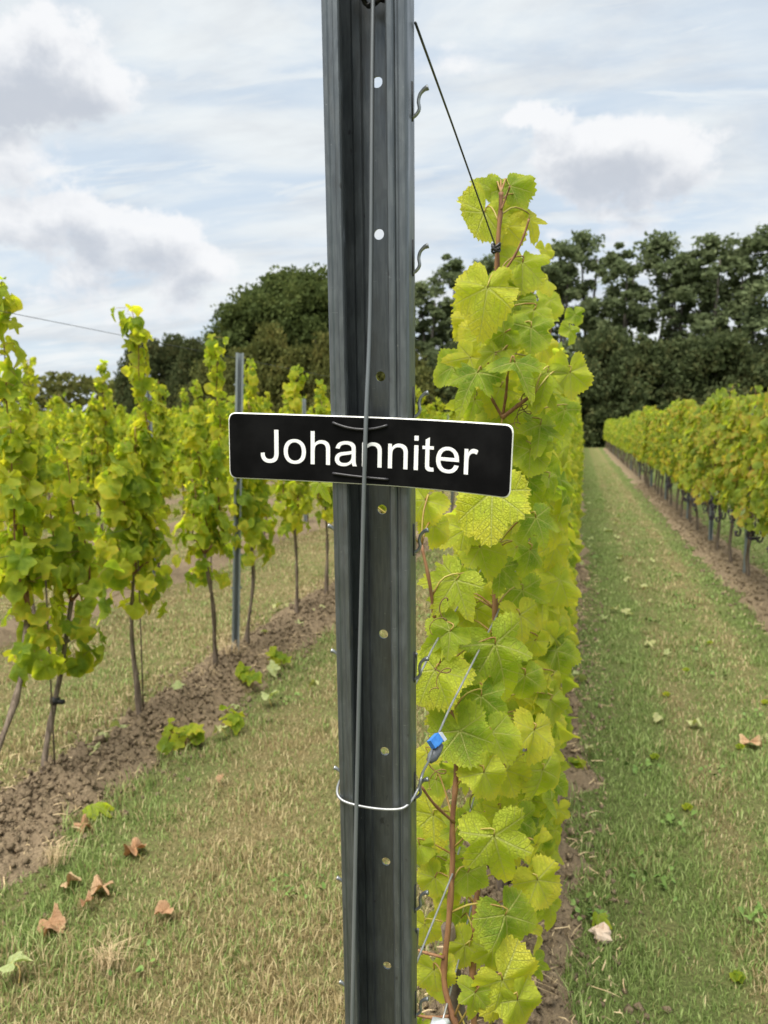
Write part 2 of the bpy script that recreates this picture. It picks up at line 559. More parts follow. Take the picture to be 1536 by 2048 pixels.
BLADE, nt, g, out = mat('grass_blade')
ge = N(nt, 'ShaderNodeNewGeometry')
at_ = N(nt, 'ShaderNodeAttribute', attribute_name='tint')
gf = grass_fields(g, ge.outputs['Position'])
r1, r2, r3 = g.sep(at_.outputs['Vector'])
isg = g.smooth(g.m('SUBTRACT', g.m('MULTIPLY', gf, 1.05), r1), -0.06, 0.06)
straw = g.ramp(r2, [(0, (0.20, 0.15, 0.068)), (0.5, (0.37, 0.295, 0.145)), (1, (0.58, 0.49, 0.285))])
green = g.ramp(r2, [(0, (0.11, 0.17, 0.04)), (0.6, (0.22, 0.30, 0.08)), (1, (0.37, 0.44, 0.17))])
c = g.mix(isg, straw, green)
p = principled(nt, c, 0.6, 0, 0.25)
tr = N(nt, 'ShaderNodeBsdfTranslucent')
nt.links.new(c, tr.inputs[0])
mx = N(nt, 'ShaderNodeMixShader')
mx.inputs[0].default_value = 0.35
nt.links.new(p.outputs[0], mx.inputs[1])
nt.links.new(tr.outputs[0], mx.inputs[2])
nt.links.new(mx.outputs[0], out.inputs[0])

SOIL, nt, g, out = mat('dry_soil')
ge = N(nt, 'ShaderNodeNewGeometry')
pos = ge.outputs['Position']
n1 = g.noise(pos, 7, 5, 0.6)
n2 = g.noise(pos, 60, 5, 0.7)
n3 = g.noise(g.v('MULTIPLY', pos, (1, 0.35, 1)), 95, 3, 0.6, 1.5)
c = g.mix(n2, (0.125, 0.094, 0.060), (0.37, 0.285, 0.185))
c = g.mix(g.smooth(n1, 0.4, 0.7, 0, 0.6), c, (0.25, 0.19, 0.125))
c = g.mix(g.smooth(n3, 0.60, 0.70, 0, 0.6), c, (0.45, 0.36, 0.22))
p = principled(nt, c, 0.95, 0, 0.1)
bump(nt, g.m('ADD', n2, n3), 0.9, 0.02, p.inputs['Normal'])
nt.links.new(p.outputs[0], out.inputs[0])

STRAW = simple('straw', (0.32, 0.23, 0.12), (0.50, 0.39, 0.23), 30, 0.7)


def tree_leaf_material(name, a, b, c2, trans=0.42):
    m, nt, g, out = mat(name)
    oi = N(nt, 'ShaderNodeObjectInfo')
    ge = N(nt, 'ShaderNodeNewGeometry')
    n = g.noise(ge.outputs['Position'], 0.45, 3, 0.5)
    col = g.ramp(g.m('ADD', g.m('MULTIPLY', ge.outputs['Random Per Island'], 0.55), g.m('MULTIPLY', g.smooth(n, 0.3, 0.7), 0.45)),
                 [(0, a), (0.55, b), (1, c2)])
    p = principled(nt, col, 0.8, 0, 0.1)
    tr = N(nt, 'ShaderNodeBsdfTranslucent')
    nt.links.new(col, tr.inputs[0])
    mx = N(nt, 'ShaderNodeMixShader')
    mx.inputs[0].default_value = trans
    nt.links.new(p.outputs[0], mx.inputs[1])
    nt.links.new(tr.outputs[0], mx.inputs[2])
    nt.links.new(mx.outputs[0], out.inputs[0])
    return m


TL_TALL = tree_leaf_material('tall_tree_leaf', (0.085, 0.11, 0.055), (0.135, 0.17, 0.08), (0.19, 0.22, 0.11))
TL_OAK = tree_leaf_material('oak_leaf', (0.052, 0.072, 0.024), (0.09, 0.12, 0.036), (0.145, 0.168, 0.05))
TL_BUSH = tree_leaf_material('bush_leaf', (0.045, 0.062, 0.027), (0.075, 0.095, 0.038), (0.125, 0.12, 0.048), 0.38)
TL_BROWN = tree_leaf_material('brownish_bush_leaf', (0.07, 0.085, 0.026), (0.115, 0.125, 0.036), (0.17, 0.155, 0.045), 0.38)

# ------------------------------------------------------------------ ground and soil strips
X_OWN, X_L1, X_R = -0.20, -2.19, 1.66
ROW_L = [X_L1, -4.15] + [-4.15 - 2.0 * i for i in range(1, 15)]
ROW_END = 58.0
mb = MB()
xs = [-600, -120, -60, -20, 20, 60, 120, 600]
ys = [-300, -60, -10, 30, 80, 160, 600]
mb.add([(x, y, 0) for y in ys for x in xs], [(j * 8 + i, j * 8 + i + 1, (j + 1) * 8 + i + 1, (j + 1) * 8 + i) for j in range(6) for i in range(7)])
gr = obj('ground', mb.mesh('ground', [GROUND], False))
gr['kind'] = 'structure'


def soil_edge(y, xc, side, s):
    return 0.26 + 0.17 * (fbm(y * 1.3 + 3.1 * side, y * 0 + xc, 3, s) - 0.5) * 2 + 0.05 * (vnoise(y * 6, y * 0 + side, s) - 0.5) * 2


def soil_z(X, Y, xc, seed, amp):
    e = np.where(X > 0, soil_edge(Y, xc, 1, seed), soil_edge(Y, xc, 0, seed))
    t = np.clip(1 - (np.abs(X) / e) ** 2, -0.5, 1)
    n = (np.abs(fbm(X * 9, Y * 9, 3, seed) - 0.5) * 0.13 + np.abs(fbm(X * 36, Y * 32, 3, seed + 5) - 0.5) * 0.13
         + (fbm(X * 75, Y * 70, 2, seed + 9) - 0.5) * 0.04)
    return 0.042 * t + n * amp * np.clip(t + 0.2, 0, 1) - 0.012


def soil_strip(xc, y0, y1, step, seed, amp=1.0, xoff=0.0):
    nx = max(6, int(0.86 / step))
    ny = int((y1 - y0) / step)
    u = np.linspace(-0.43, 0.43, nx)
    yv = np.linspace(y0, y1, ny)
    X, Y = np.meshgrid(u, yv)
    Z = soil_z(X, Y, xc, seed, amp)
    V = np.stack([X + xc + xoff, Y, Z], -1).reshape(-1, 3)
    F = [(j * nx + i, j * nx + i + 1, (j + 1) * nx + i + 1, (j + 1) * nx + i) for j in range(ny - 1) for i in range(nx - 1)]
    m = MB()
    m.add(V, F)
    o = obj('soil_strip', m.mesh('soil_strip', [SOIL], True))
    o['kind'] = 'structure'
    return o


soil_strip(X_OWN, 0.6, 9.0, 0.015, 3, 1.0, 0.0)
soil_strip(X_OWN, 9.0, ROW_END, 0.12, 4, 0.8)
soil_strip(X_L1, 1.6, 10.0, 0.014, 11, 1.1, 0.08)
soil_strip(X_L1, 10.0, ROW_END, 0.10, 12, 0.8, 0.08)
soil_strip(X_R, 4.0, 22.0, 0.032, 17, 0.9)
soil_strip(X_R, 22.0, ROW_END, 0.11, 17, 0.8)
soil_strip(ROW_L[1], 3.5, 14.0, 0.035, 23, 1.0)
soil_strip(ROW_L[1], 14.0, ROW_END, 0.12, 24, 0.8)
for i, xr in enumerate(ROW_L[2:7]):
    soil_strip(xr, 6.0, ROW_END, 0.12, 30 + i, 0.8)


def soil_frac(X, Y):
    """1 well inside a soil strip, 0 outside"""
    out = np.zeros_like(X)
    for xc, sd in ((X_OWN, 3), (X_L1 + 0.08, 11), (X_R, 17), (ROW_L[1], 23)):
        u = X - xc
        e = np.where(u > 0, soil_edge(Y, xc, 1, sd), soil_edge(Y, xc, 0, sd))
        out = np.maximum(out, np.clip((e - np.abs(u)) / 0.05, 0, 1))
    return out


# crumbs and clods of earth lying on the strips
rs = np.random.RandomState(41)
OCT = np.array([(1, 0, 0), (-1, 0, 0), (0, 1, 0), (0, -1, 0), (0, 0, 1), (0, 0, -1)], float)
OF = np.array([(0, 2, 4), (2, 1, 4), (1, 3, 4), (3, 0, 4), (2, 0, 5), (1, 2, 5), (3, 1, 5), (0, 3, 5)])
n = 42000
wh = rs.choice(3, n, p=[0.36, 0.46, 0.18])
xc = np.array([X_OWN, X_L1 + 0.08, X_R])[wh]
CXs = xc + rs.randn(n) * 0.155
CYs = np.where(wh == 2, 5.5 + 16 * rs.rand(n) ** 1.3, 1.3 + 8.5 * rs.rand(n) ** 1.5)
sz = 0.003 + 0.016 * rs.rand(n) ** 4 + 0.0006 * CYs
zz = np.zeros(n)
for wi, (xq, off, sd, am) in enumerate(((X_OWN, 0.0, 3, 1.0), (X_L1, 0.08, 11, 1.1), (X_R, 0.0, 17, 0.9))):
    k_ = wh == wi
    zz[k_] = np.maximum(soil_z(CXs[k_] - xq - off, CYs[k_], xq, sd, am), 0.0) + 0.35 * sz[k_]
q = rs.randn(n, 3, 3)
q, _ = np.linalg.qr(q)
V = OCT[None] * rs.uniform(0.55, 1.25, (n, 6, 1)) * (sz[:, None, None] * rs.uniform(0.6, 1.3, (n, 1, 3)))
V = np.einsum('nij,nkj->nik', V, q) + np.stack([CXs, CYs, zz], -1)[:, None]
me = bpy.data.meshes.new('soil_clods')
me.vertices.add(n * 6)
me.vertices.foreach_set('co', V.astype(np.float32).reshape(-1))
me.loops.add(n * 24)
me.loops.foreach_set('vertex_index', (np.arange(n)[:, None] * 6 + OF.reshape(1, -1)).astype(np.int32).reshape(-1))
me.polygons.add(n * 8)
me.polygons.foreach_set('loop_start', np.arange(n * 8, dtype=np.int32) * 3)
me.polygons.foreach_set('use_smooth', [True] * (n * 8))
me.update(calc_edges=True)
me.materials.append(SOIL)
cl = obj('soil_clods', me)
cl['kind'] = 'stuff'
cl['label'] = 'crumbly brown clods of earth on the bare strips under the vines'

# grass: one mass of blades, thinning with distance
rs = np.random.RandomState(5)
NB = 660000
t = rs.rand(NB)
Dm, DM = 1.1, 34.0
ex = 0.30
D = (Dm ** ex + t * (DM ** ex - Dm ** ex)) ** (1 / ex)
A = np.radians(rs.uniform(-54, 26, NB))                     # angle from the row direction, + to the right
BX, BY = D * np.sin(A), D * np.cos(A)
sf = soil_frac(BX, BY)
tuft = fbm(BX * 5, BY * 5, 3, 71)
keep = (rs.rand(NB) > np.clip(sf * 1.02, 0, 0.97)) & (rs.rand(NB) < 0.35 + 0.9 * tuft)
BX, BY, D = BX[keep], BY[keep], D[keep]
tuft = tuft[keep]
n = len(BX)
hgt = (0.012 + 0.022 * rs.rand(n) ** 1.5) * (0.45 + 1.5 * tuft ** 1.5)
edgy = (soil_frac(BX, BY) > 0.02) | ((np.abs(BX - X_L1) < 0.45) & (rs.rand(n) < 0.4))
hgt = hgt * np.clip(1.25 - D / 45, 0.4, 1.1)
hgt = hgt * np.where(edgy & (rs.rand(n) < 0.35), 1.9, 1.0)
wd = 0.0006 + 0.00036 * D + 0.0004 * rs.rand(n)
az = rs.uniform(0, 2 * PI, n)
lean = rs.uniform(0.15, 1.1, n)
fx, fy = np.cos(az), np.sin(az)
sx, sy = -fy, fx
V = np.empty((n, 5, 3), np.float32)
base = np.stack([BX, BY, np.zeros(n) - 0.002], -1)
V[:, 0] = base + np.stack([sx * wd, sy * wd, 0 * wd], -1)
V[:, 1] = base - np.stack([sx * wd, sy * wd, 0 * wd], -1)
mid = base + np.stack([fx * lean * hgt * 0.35, fy * lean * hgt * 0.35, hgt * 0.65], -1)
V[:, 2] = mid - np.stack([sx * wd, sy * wd, 0 * wd], -1) * 0.8
V[:, 3] = mid + np.stack([sx * wd, sy * wd, 0 * wd], -1) * 0.8
V[:, 4] = base + np.stack([fx * lean * hgt, fy * lean * hgt, hgt * np.clip(1.1 - 0.25 * lean, 0.3, 1.1)], -1)


def blades_mesh(name, V, tint, material):
    n = len(V)
    me = bpy.data.meshes.new(name)
    me.vertices.add(n * 5)
    me.vertices.foreach_set('co', V.reshape(-1))
    idx = np.arange(n)[:, None] * 5
    loops = np.concatenate([idx + np.array([[0, 1, 2, 3]]), idx + np.array([[3, 2, 4]])], 1).reshape(-1).astype(np.int32)
    me.loops.add(n * 7)
    me.loops.foreach_set('vertex_index', loops)
    me.polygons.add(n * 2)
    ls = (np.arange(n)[:, None] * 7 + np.array([[0, 4]])).reshape(-1).astype(np.int32)
    me.polygons.foreach_set('loop_start', ls)
    me.update(calc_edges=True)
    a = me.attributes.new('tint', 'FLOAT_VECTOR', 'POINT')
    a.data.foreach_set('vector', np.repeat(tint, 5, axis=0).astype(np.float32).reshape(-1))
    me.materials.append(material)
    me.validate()
    return me


go = obj('grass', blades_mesh('grass', V, rs.rand(n, 3), BLADE))
go['kind'] = 'stuff'
go['label'] = 'short dry mown grass of mixed green and straw blades between the rows'

# patches of small broad leaved weeds in the turf
wr = np.random.RandomState(61)
cm_ = MB()
for i in range(44):
    if i < 34:
        cx_, cy_ = wr.uniform(0.05, 1.5), 2.0 + 9 * wr.rand() ** 1.4
    else:
        cx_, cy_ = wr.uniform(-1.75, -0.5), 1.6 + 7 * wr.rand() ** 1.4
    for k_ in range(wr.randint(6, 26)):
        x_, y_ = cx_ + wr.randn() * 0.045, cy_ + wr.randn() * 0.045
        r_, a_ = wr.uniform(0.005, 0.012), wr.uniform(0, 6.28)
        tilt = wr.randn(2) * 0.5
        V = [(x_ + r_ * math.cos(a_ + t) * (1 + 0.2 * math.cos(2 * t)), y_ + r_ * math.sin(a_ + t), 0.022 + 0.012 * wr.rand() + r_ * (tilt[0] * math.cos(a_ + t) + tilt[1] * math.sin(a_ + t))) for t in np.linspace(0, 2 * PI, 6, endpoint=False)]
        cm_.add(V, [(0, 1, 2, 3, 4, 5)])
WEED = simple('weed_leaf', (0.06, 0.12, 0.02), (0.14, 0.22, 0.045), 30, 0.7)
co_ = obj('weeds', cm_.mesh('weeds', [WEED]))
co_['kind'] = 'stuff'
co_['label'] = 'small patches of low broad leaved weeds in the mown turf'

# straw litter lying on the soil
n = 4200
xc = np.array([X_OWN, X_L1, X_R])[rs.choice(3, n, p=[0.42, 0.45, 0.13])]
BX = xc + rs.uniform(-0.36, 0.36, n)
BY = np.where(xc == X_R, 5 + 7 * rs.rand(n), 1.2 + 7.5 * rs.rand(n) ** 1.3)
ln = 0.012 + 0.075 * rs.rand(n) ** 3
az = rs.uniform(0, 2 * PI, n)
wd = 0.0006 + 0.0008 * rs.rand(n) + 0.00018 * BY
fx, fy = np.cos(az), np.sin(az)
z = 0.045 + 0.03 * rs.rand(n)
z = np.where(np.abs(BX - xc) > 0.25, 0.03, z)
V = np.empty((n, 5, 3), np.float32)
b = np.stack([BX, BY, z], -1)
s = np.stack([-fy * wd, fx * wd, wd * 0.4], -1)
V[:, 0] = b + s
V[:, 1] = b - s
mdl = b + np.stack([fx * ln * 0.55, fy * ln * 0.55, 0.012 * rs.rand(n)], -1)
V[:, 2] = mdl - s
V[:, 3] = mdl + s
V[:, 4] = b + np.stack([fx * ln + 0.2 * ln * rs.randn(n), fy * ln, 0.02 * rs.rand(n) - 0.008], -1)
so = obj('straw_litter', blades_mesh('straw_litter', V, rs.rand(n, 3), STRAW))
so['kind'] = 'stuff'
so['label'] = 'dry straw scattered over the bare soil under the vines'


# ------------------------------------------------------------------ leaves
TAB_A = np.array([0, 14, 27, 40, 55, 70, 85, 100, 118, 135, 150, 163, 172, 180.0])
TABS = [np.array([.66, .55, .38, .47, .59, .51, .36, .44, .48, .45, .40, .30, .16, .05]),
        np.array([.60, .57, .52, .54, .57, .54, .50, .51, .50, .47, .43, .34, .18, .05]),
        np.array([.68, .55, .34, .44, .60, .49, .33, .42, .46, .42, .37, .27, .14, .05]),
        np.array([.58, .55, .53, .55, .55, .53, .51, .51, .50, .49, .46, .38, .22, .06])]


def leaf_geo(var, nseg, rings, seed, curl=1.0, petiole=True):
    rr = np.random.RandomState(seed)
    th = np.linspace(-180, 180, nseg, endpoint=False) + 180.0 / nseg
    r = np.interp(np.abs(th), TAB_A, TABS[var % 4]) * (1 + 0.06 * np.sin(np.radians(th) * 2 + rr.rand() * 6))
    if nseg > 30:
        th = th + rr.uniform(-0.32, 0.32, nseg) * 360 / nseg
        th = np.sort(th)
    lob = np.where(np.abs(th) < 100, 1.0, 0.3)
    r = r * (1 - lob * rr.uniform(0.0, 0.10) * (1 - np.cos(np.radians(th) * 6.2)) * 0.5) * (1 + 0.07 * np.interp(th, np.linspace(-180, 180, 13), rr.randn(13)))
    saw = np.where(np.arange(nseg) % 2 == 0, 1.0, -1.0)
    amp = 0.042 if nseg > 30 else 0.0
    r = r * (1 + saw * amp * rr.uniform(0.15, 1.6, nseg))
    if nseg > 40 and seed % 3 == 0:                     # an insect nick
        k = rr.randint(8, nseg - 8)
        r[k:k + 3] *= 0.72
    ta = np.radians(th)
    V = [np.zeros(3)]
    p1, p2 = rr.rand() * 6, rr.rand() * 6
    cup, droop, fold, wave = rr.uniform(-0.75, 0.55), rr.uniform(0.1, 1.0), rr.uniform(-0.08, 0.25), rr.uniform(0.08, 0.22)
    tw = rr.uniform(-0.5, 0.5)

    def bend(x, y):
        q = math.hypot(x, y)
        a = math.atan2(x, y)
        z = curl * (cup * q * q - droop * max(y, 0) ** 2 * 0.8 + fold * abs(x) * 0.6 + wave * q * (math.sin(3 * a + p1) + 0.7 * math.sin(5 * a + p2)) + tw * x * y)
        z -= 0.020 * q * math.cos(a * 360 / 54.0)      # veins sunk, panels proud
        return np.array([x, y, z])
    for f in rings:
        for i in range(nseg):
            V.append(bend(r[i] * f * math.sin(ta[i]), r[i] * f * math.cos(ta[i])))
    V = np.array(V)
    F = [(0, 1 + i, 1 + (i + 1) % nseg) for i in range(nseg)]
    F = [q[::-1] for q in F]
    for k in range(len(rings) - 1):
        a, b = 1 + k * nseg, 1 + (k + 1) * nseg
        F += [(a + (i + 1) % nseg, b + (i + 1) % nseg, b + i, a + i) for i in range(nseg)]
    # leave the petiole notch open
    UV = V[:, :2].copy()
    m = MB()
    m.add(V, F, 0, UV)
    if petiole:
        L = rr.uniform(0.45, 0.75)
        P = smoothpath([(0, 0, 0), (0.02, -0.12, -0.05), (0.05 * rr.randn(), -0.28, -0.22), (0.1 * rr.randn(), -0.3 - 0.1 * L, -0.25 - 0.5 * L)], 6)
        m.tube(P, np.linspace(0.011, 0.016, 6), 4, 1, False)
    return m


HERO = [leaf_geo(i, 84, (0.3, 0.62, 0.86, 1.0), 100 + i, 1.0, False).mesh('hero_leaf', [LEAF, PETIOLE]) for i in range(14)]
MID = [leaf_geo(i, 36, (0.5, 1.0), 200 + i).mesh('leaf', [LEAF, PETIOLE]) for i in range(8)]
MID_L = [leaf_geo(i, 22, (0.5, 1.0), 300 + i).mesh('leaf', [LEAF_L, PETIOLE]) for i in range(8)]
MID_R = [leaf_geo(i, 16, (0.55, 1.0), 400 + i).mesh('leaf', [LEAF_R, PETIOLE]) for i in range(8)]
LOWG = [leaf_geo(i, 11, (1.0,), 500 + i, 1.3, False) for i in range(6)]
TINYG = [leaf_geo(i, 6, (1.0,), 600 + i, 1.4, False) for i in range(5)]
LOWG = [(np.concatenate(m.v), m.f, np.concatenate(m.uv)) for m in LOWG]
TINYG = [(np.concatenate(m.v), m.f, np.concatenate(m.uv)) for m in TINYG]


def frame(nrm, tip):
    nrm = np.asarray(nrm, float)
    nrm = nrm / np.linalg.norm(nrm)
    tip = np.asarray(tip, float)
    tip = tip - nrm * (tip @ nrm)
    l = np.linalg.norm(tip)
    tip = tip / l if l > 1e-6 else np.cross(nrm, (1, 0.1, 0.2))
    tip = tip / np.linalg.norm(tip)
    x = np.cross(tip, nrm)
    return np.stack([x, tip, nrm], 1)


def leaf_matrix(pos, nrm, tip, s):
    R = frame(nrm, tip) * s
    return Matrix(((R[0, 0], R[0, 1], R[0, 2], pos[0]), (R[1, 0], R[1, 1], R[1, 2], pos[1]), (R[2, 0], R[2, 1], R[2, 2], pos[2]), (0, 0, 0, 1)))


def joined_leaves(leaves, geos, rng, mats, name='foliage'):
    m = MB()
    for (p, nr, tp, s) in leaves:
        V, F, UV = geos[rng.randrange(len(geos))]
        R = frame(nr, tp) * s
        m.add(V @ R.T + np.asarray(p), F, 0, UV)
    return m.mesh(name, mats)


def leaf_objects(leaves, meshes, parent, rng):
    for (p, nr, tp, s) in leaves:
        obj('leaf', meshes[rng.randrange(len(meshes))], parent, M=leaf_matrix(p, nr, tp, s))


def rv(rng, s=1.0):
    return np.array([rng.gauss(0, s), rng.gauss(0, s), rng.gauss(0, s)])


ORD = ['nearest', 'second', 'third', 'fourth', 'fifth', 'sixth', 'seventh', 'eighth', 'ninth', 'tenth', 'eleventh', 'twelfth', 'thirteenth', 'fourteenth', 'fifteenth', 'sixteenth']


# ------------------------------------------------------------------ vines (relative to the trunk's foot)
def shoot_path(rng, p0, ztop, wig, drift=(0, 0)):
    n = max(4, int((ztop - p0[2]) / 0.15))
    P = []
    a, b = 0.0, 0.0
    for i in range(n + 1):
        t = i / n
        a += rng.gauss(0, wig)
        b += rng.gauss(0, wig)
        P.append((p0[0] + drift[0] * t + a * 0.7, p0[1] + drift[1] * t + b, p0[2] + (ztop - p0[2]) * t))
    return np.array(P)


def young_vine(seed, head=0.80, ztop=2.08, arms=0.20, dens=1.0, shoots=3, low_skirt=0.0, lean=0.0, wig=0.022):
    """thin bare trunk, short canes, a narrow column of leaves"""
    rng = random.Random(seed)
    tr, cn = MB(), MB()
    leaves = []
    lx, ly = rng.gauss(0, 0.02), rng.gauss(0, 0.03) + lean
    kx = rng.choice((-1, 1)) * 0.02
    T = smoothpath([(0, 0, -0.03), (kx * 0.4, ly * 0.2, head * 0.22), (lx + kx, ly * 0.7, head * 0.6), (lx, ly, head)], 12)
    rad = np.interp(np.linspace(0, 1, 12), [0, 0.12, 0.2, 1], [0.021, 0.014, 0.0155, 0.0105])
    tr.tube(T, rad * np.array([1 + 0.18 * rng.gauss(0, 1) for _ in range(12)]).clip(0.75, 1.4), 7)
    for i in range(3):                                   # knots
        q = T[rng.randint(1, 10)]
        tr.tube([q + (0, 0, -0.012), q + (0.004, 0.002, 0), q + (0, 0, 0.012)], [0.004, 0.018, 0.004], 6)
    top = T[-1]
    base_pts = []
    for j in range(shoots):
        sgn = -1 if j % 2 else 1
        d = arms * (0.25 + 0.75 * rng.random()) * sgn
        e = top + np.array([rng.gauss(0, 0.04), d, rng.uniform(0.04, 0.16)])
        cn.tube(smoothpath([top, top + (e - top) * (0.55, 0.6, 0.75), e], 5), [0.008, 0.007, 0.006, 0.006, 0.0055], 5)
        base_pts.append(e)
    for j, e in enumerate(base_pts):
        zt = ztop if j == 0 else rng.uniform(1.25, ztop - 0.12)
        S = shoot_path(rng, e, zt, wig, (-e[0] * 0.7, (top[1] - e[1]) * (0.55 if j == 0 else 0.3)))
        S = smoothpath(S, len(S) * 2)
        cn.tube(S, np.linspace(0.0055, 0.0022, len(S)), 4)
        L = (zt - e[2])
        nl = int(L / 0.0185 * dens)
        side = rng.choice((-1, 1))
        for i in range(nl):
            t = (i + rng.random()) / nl
            q = S[min(int(t * (len(S) - 1)), len(S) - 1)]
            side = -side
            ang = rng.uniform(-1.2, 1.2)
            out = np.array([side * math.cos(ang), math.sin(ang), 0])
            pet = rng.uniform(0.015, 0.10) * (1 - 0.5 * t)
            sz = rng.uniform(0.08, 0.135) * (1.0 - 0.30 * t ** 2)
            nrm = out * rng.uniform(0.5, 1.2) + np.array([0, 0, rng.uniform(0.05, 0.8)]) + rv(rng, 0.25)
            leaves.append((q + out * pet + (0, 0, rng.uniform(-0.02, 0.03)), nrm, out * 0.35 + np.array([0, 0, -1.0]) + rv(rng, 0.35), sz))
        for i in range(8):
            out = np.array([rng.gauss(0, 1), rng.gauss(0, 1), 0.3])
            leaves.append((S[-1] + out * 0.03 - (0, 0, 0.02 * i), out + np.array([0, 0, 0.4]), out * 0.5 + np.array([0, 0, -0.8]), rng.uniform(0.055, 0.085)))
    ns = int((26 + 40 * low_skirt) * dens)
    for i in range(ns):                                  # leaves hanging round the head
        a = rng.uniform(0, 2 * PI)
        out = np.array([math.cos(a), math.sin(a), 0])
        z = head + rng.uniform(-0.12 - 0.2 * low_skirt, 0.22)
        leaves.append((np.array([top[0], top[1], z]) + out * np.array([0.12, arms * 1.1, 0]) * rng.uniform(0.3, 1.2), out + np.array([0, 0, 0.4]) + rv(rng, 0.3),
                       out * 0.4 + np.array([0, 0, -1.0]) + rv(rng, 0.3), rng.uniform(0.08, 0.13)))
    return tr, cn, leaves


def bushy_vine(seed, z0=0.62, z1=1.86, hx=0.19, hy=0.48, count=330, size=(0.10, 0.15), trunk_r=0.022, taper=0.45):
    """old vine trained flat in the row: a wall of leaves above a bare trunk"""
    rng = random.Random(seed)
    tr, cn = MB(), MB()
    leaves = []
    ly = rng.gauss(0, 0.05)
    T = smoothpath([(0, 0, -0.03), (rng.gauss(0, 0.02), ly * 0.3, 0.25), (rng.gauss(0, 0.02), ly, 0.5), (0, ly * 0.6, z0 + 0.12)], 10)
    tr.tube(T, np.linspace(trunk_r, trunk_r * 0.72, 10) * np.array([1 + 0.15 * rng.gauss(0, 1) for _ in range(10)]).clip(0.75, 1.35), 7)
    top = T[-1]
    for sgn in (-1, 1):
        e = top + np.array([rng.gauss(0, 0.02), sgn * hy * 0.8, 0.05])
        cn.tube(smoothpath([top, top + (0, sgn * 0.12, 0.07), e], 6), np.linspace(0.009, 0.006, 6), 5)
    for j in range(5):
        p0 = top + np.array([rng.gauss(0, 0.02), rng.uniform(-0.8, 0.8) * hy, 0.06])
        S = smoothpath(shoot_path(rng, p0, rng.uniform(z1 - 0.25, z1 + 0.08), 0.02), 10)
        cn.tube(S, np.linspace(0.005, 0.002, 10), 4)
        for i in range(5):
            q = S[9 - i // 2]
            out = np.array([rng.gauss(0, 1), rng.gauss(0, 1), 0.2])
            leaves.append((q + out * 0.03, out + np.array([0, 0, 0.5]), out * 0.4 + np.array([0, 0, -1.0]), rng.uniform(0.05, 0.09)))
    for i in range(count):
        u = rng.random()
        side = 1 if rng.random() < 0.55 else -1
        z = z0 + (z1 - z0) * rng.random() ** 0.95
        f = (z - z0) / (z1 - z0)
        wx = hx * (1 - taper * f ** 2)
        if u < 0.75:
            x = side * wx * rng.uniform(0.65, 1.08)
            nrm = np.array([side * 1.0, rng.gauss(0, 0.45), rng.uniform(0.0, 0.9)])
        else:
            x = rng.uniform(-0.7, 0.7) * wx
            nrm = np.array([side * 0.5, rng.gauss(0, 0.7), rng.uniform(0.1, 1.0)])
        y = rng.uniform(-hy, hy)
        leaves.append((np.array([x, y, z]), nrm + rv(rng, 0.18), np.array([side * 0.35, 0, -1.0]) + rv(rng, 0.3), rng.uniform(*size)))
    return tr, cn, leaves


def bunch_mesh(seed):
    rng = random.Random(seed)
    m = MB()
    t = (1 + 5 ** 0.5) / 2
    ico = np.array([(-1, t, 0), (1, t, 0), (-1, -t, 0), (1, -t, 0), (0, -1, t), (0, 1, t), (0, -1, -t), (0, 1, -t), (t, 0, -1), (t, 0, 1), (-t, 0, -1), (-t, 0, 1)])
    ico = ico / np.linalg.norm(ico[0])
    F = [(0, 11, 5), (0, 5, 1), (0, 1, 7), (0, 7, 10), (0, 10, 11), (1, 5, 9), (5, 11, 4), (11, 10, 2), (10, 7, 6), (7, 1, 8), (3, 9, 4), (3, 4, 2), (3, 2, 6), (3, 6, 8), (3, 8, 9), (4, 9, 5), (2, 4, 11), (6, 2, 10), (8, 6, 7), (9, 8, 1)]
    for i in range(26):
        z = rng.random()
        r = 0.042 * (1 - z * 0.75)
        a = rng.uniform(0, 2 * PI)
        m.add(ico * rng.uniform(0.008, 0.010) + np.array([math.cos(a) * r, math.sin(a) * r, -0.13 * z]), F)
    m.tube([(0, 0, 0.05), (0, 0, -0.02)], 0.003, 4)
    return m.mesh('grape_bunch', [GRAPE])


BUNCH = [bunch_mesh(i) for i in range(3)]


class VineKind:
    """meshes shared by copies of one vine: trunk, canes, joined foliage (near and far)"""

    def __init__(self, gen, leafmat, geos, rng):
        tr, cn, lv = gen
        self.tr = tr.mesh('trunk', [BARK])
        self.cn = cn.mesh('cane', [CANE])
        self.fo = joined_leaves(lv, geos, rng, [leafmat])

    @staticmethod
    def far(gen, leafmat, rng, part):
        tr, cn, lv = gen
        m = MB()
        for q in lv[::part]:
            V, F, UV = TINYG[rng.randrange(len(TINYG))]
            m.add(V @ (frame(q[1], q[2]) * q[3] * 1.0 * part ** 0.5).T + np.asarray(q[0]), F, 0, UV)
        for q, f in ((tr, 1),):
            m.add(np.concatenate(q.v), q.f, 1)
        return m.mesh('grape_vine', [leafmat, BARK])


R0 = random.Random(77)


def put_vine(kind, x, y, label, group, flip, bunches=0, rng=R0):
    t = thing('grape_vine', label, 'grapevine', (x, y, 0), PI if flip else 0, group)
    s = rng.uniform(0.95, 1.05)
    t.scale = (rng.uniform(0.9, 1.1), 1, s)
    obj('trunk', kind.tr, t)
    obj('cane', kind.cn, t)
    f = obj('foliage', kind.fo, t)
    f['kind'] = 'stuff'
    for i in range(bunches):
        obj('grape_bunch', BUNCH[rng.randrange(3)], t, loc=(rng.choice((-1, 1)) * rng.uniform(0.05, 0.18), rng.uniform(-0.4, 0.4), rng.uniform(0.58, 0.76))).scale = (1.3, 1.3, 1.3)
    return t


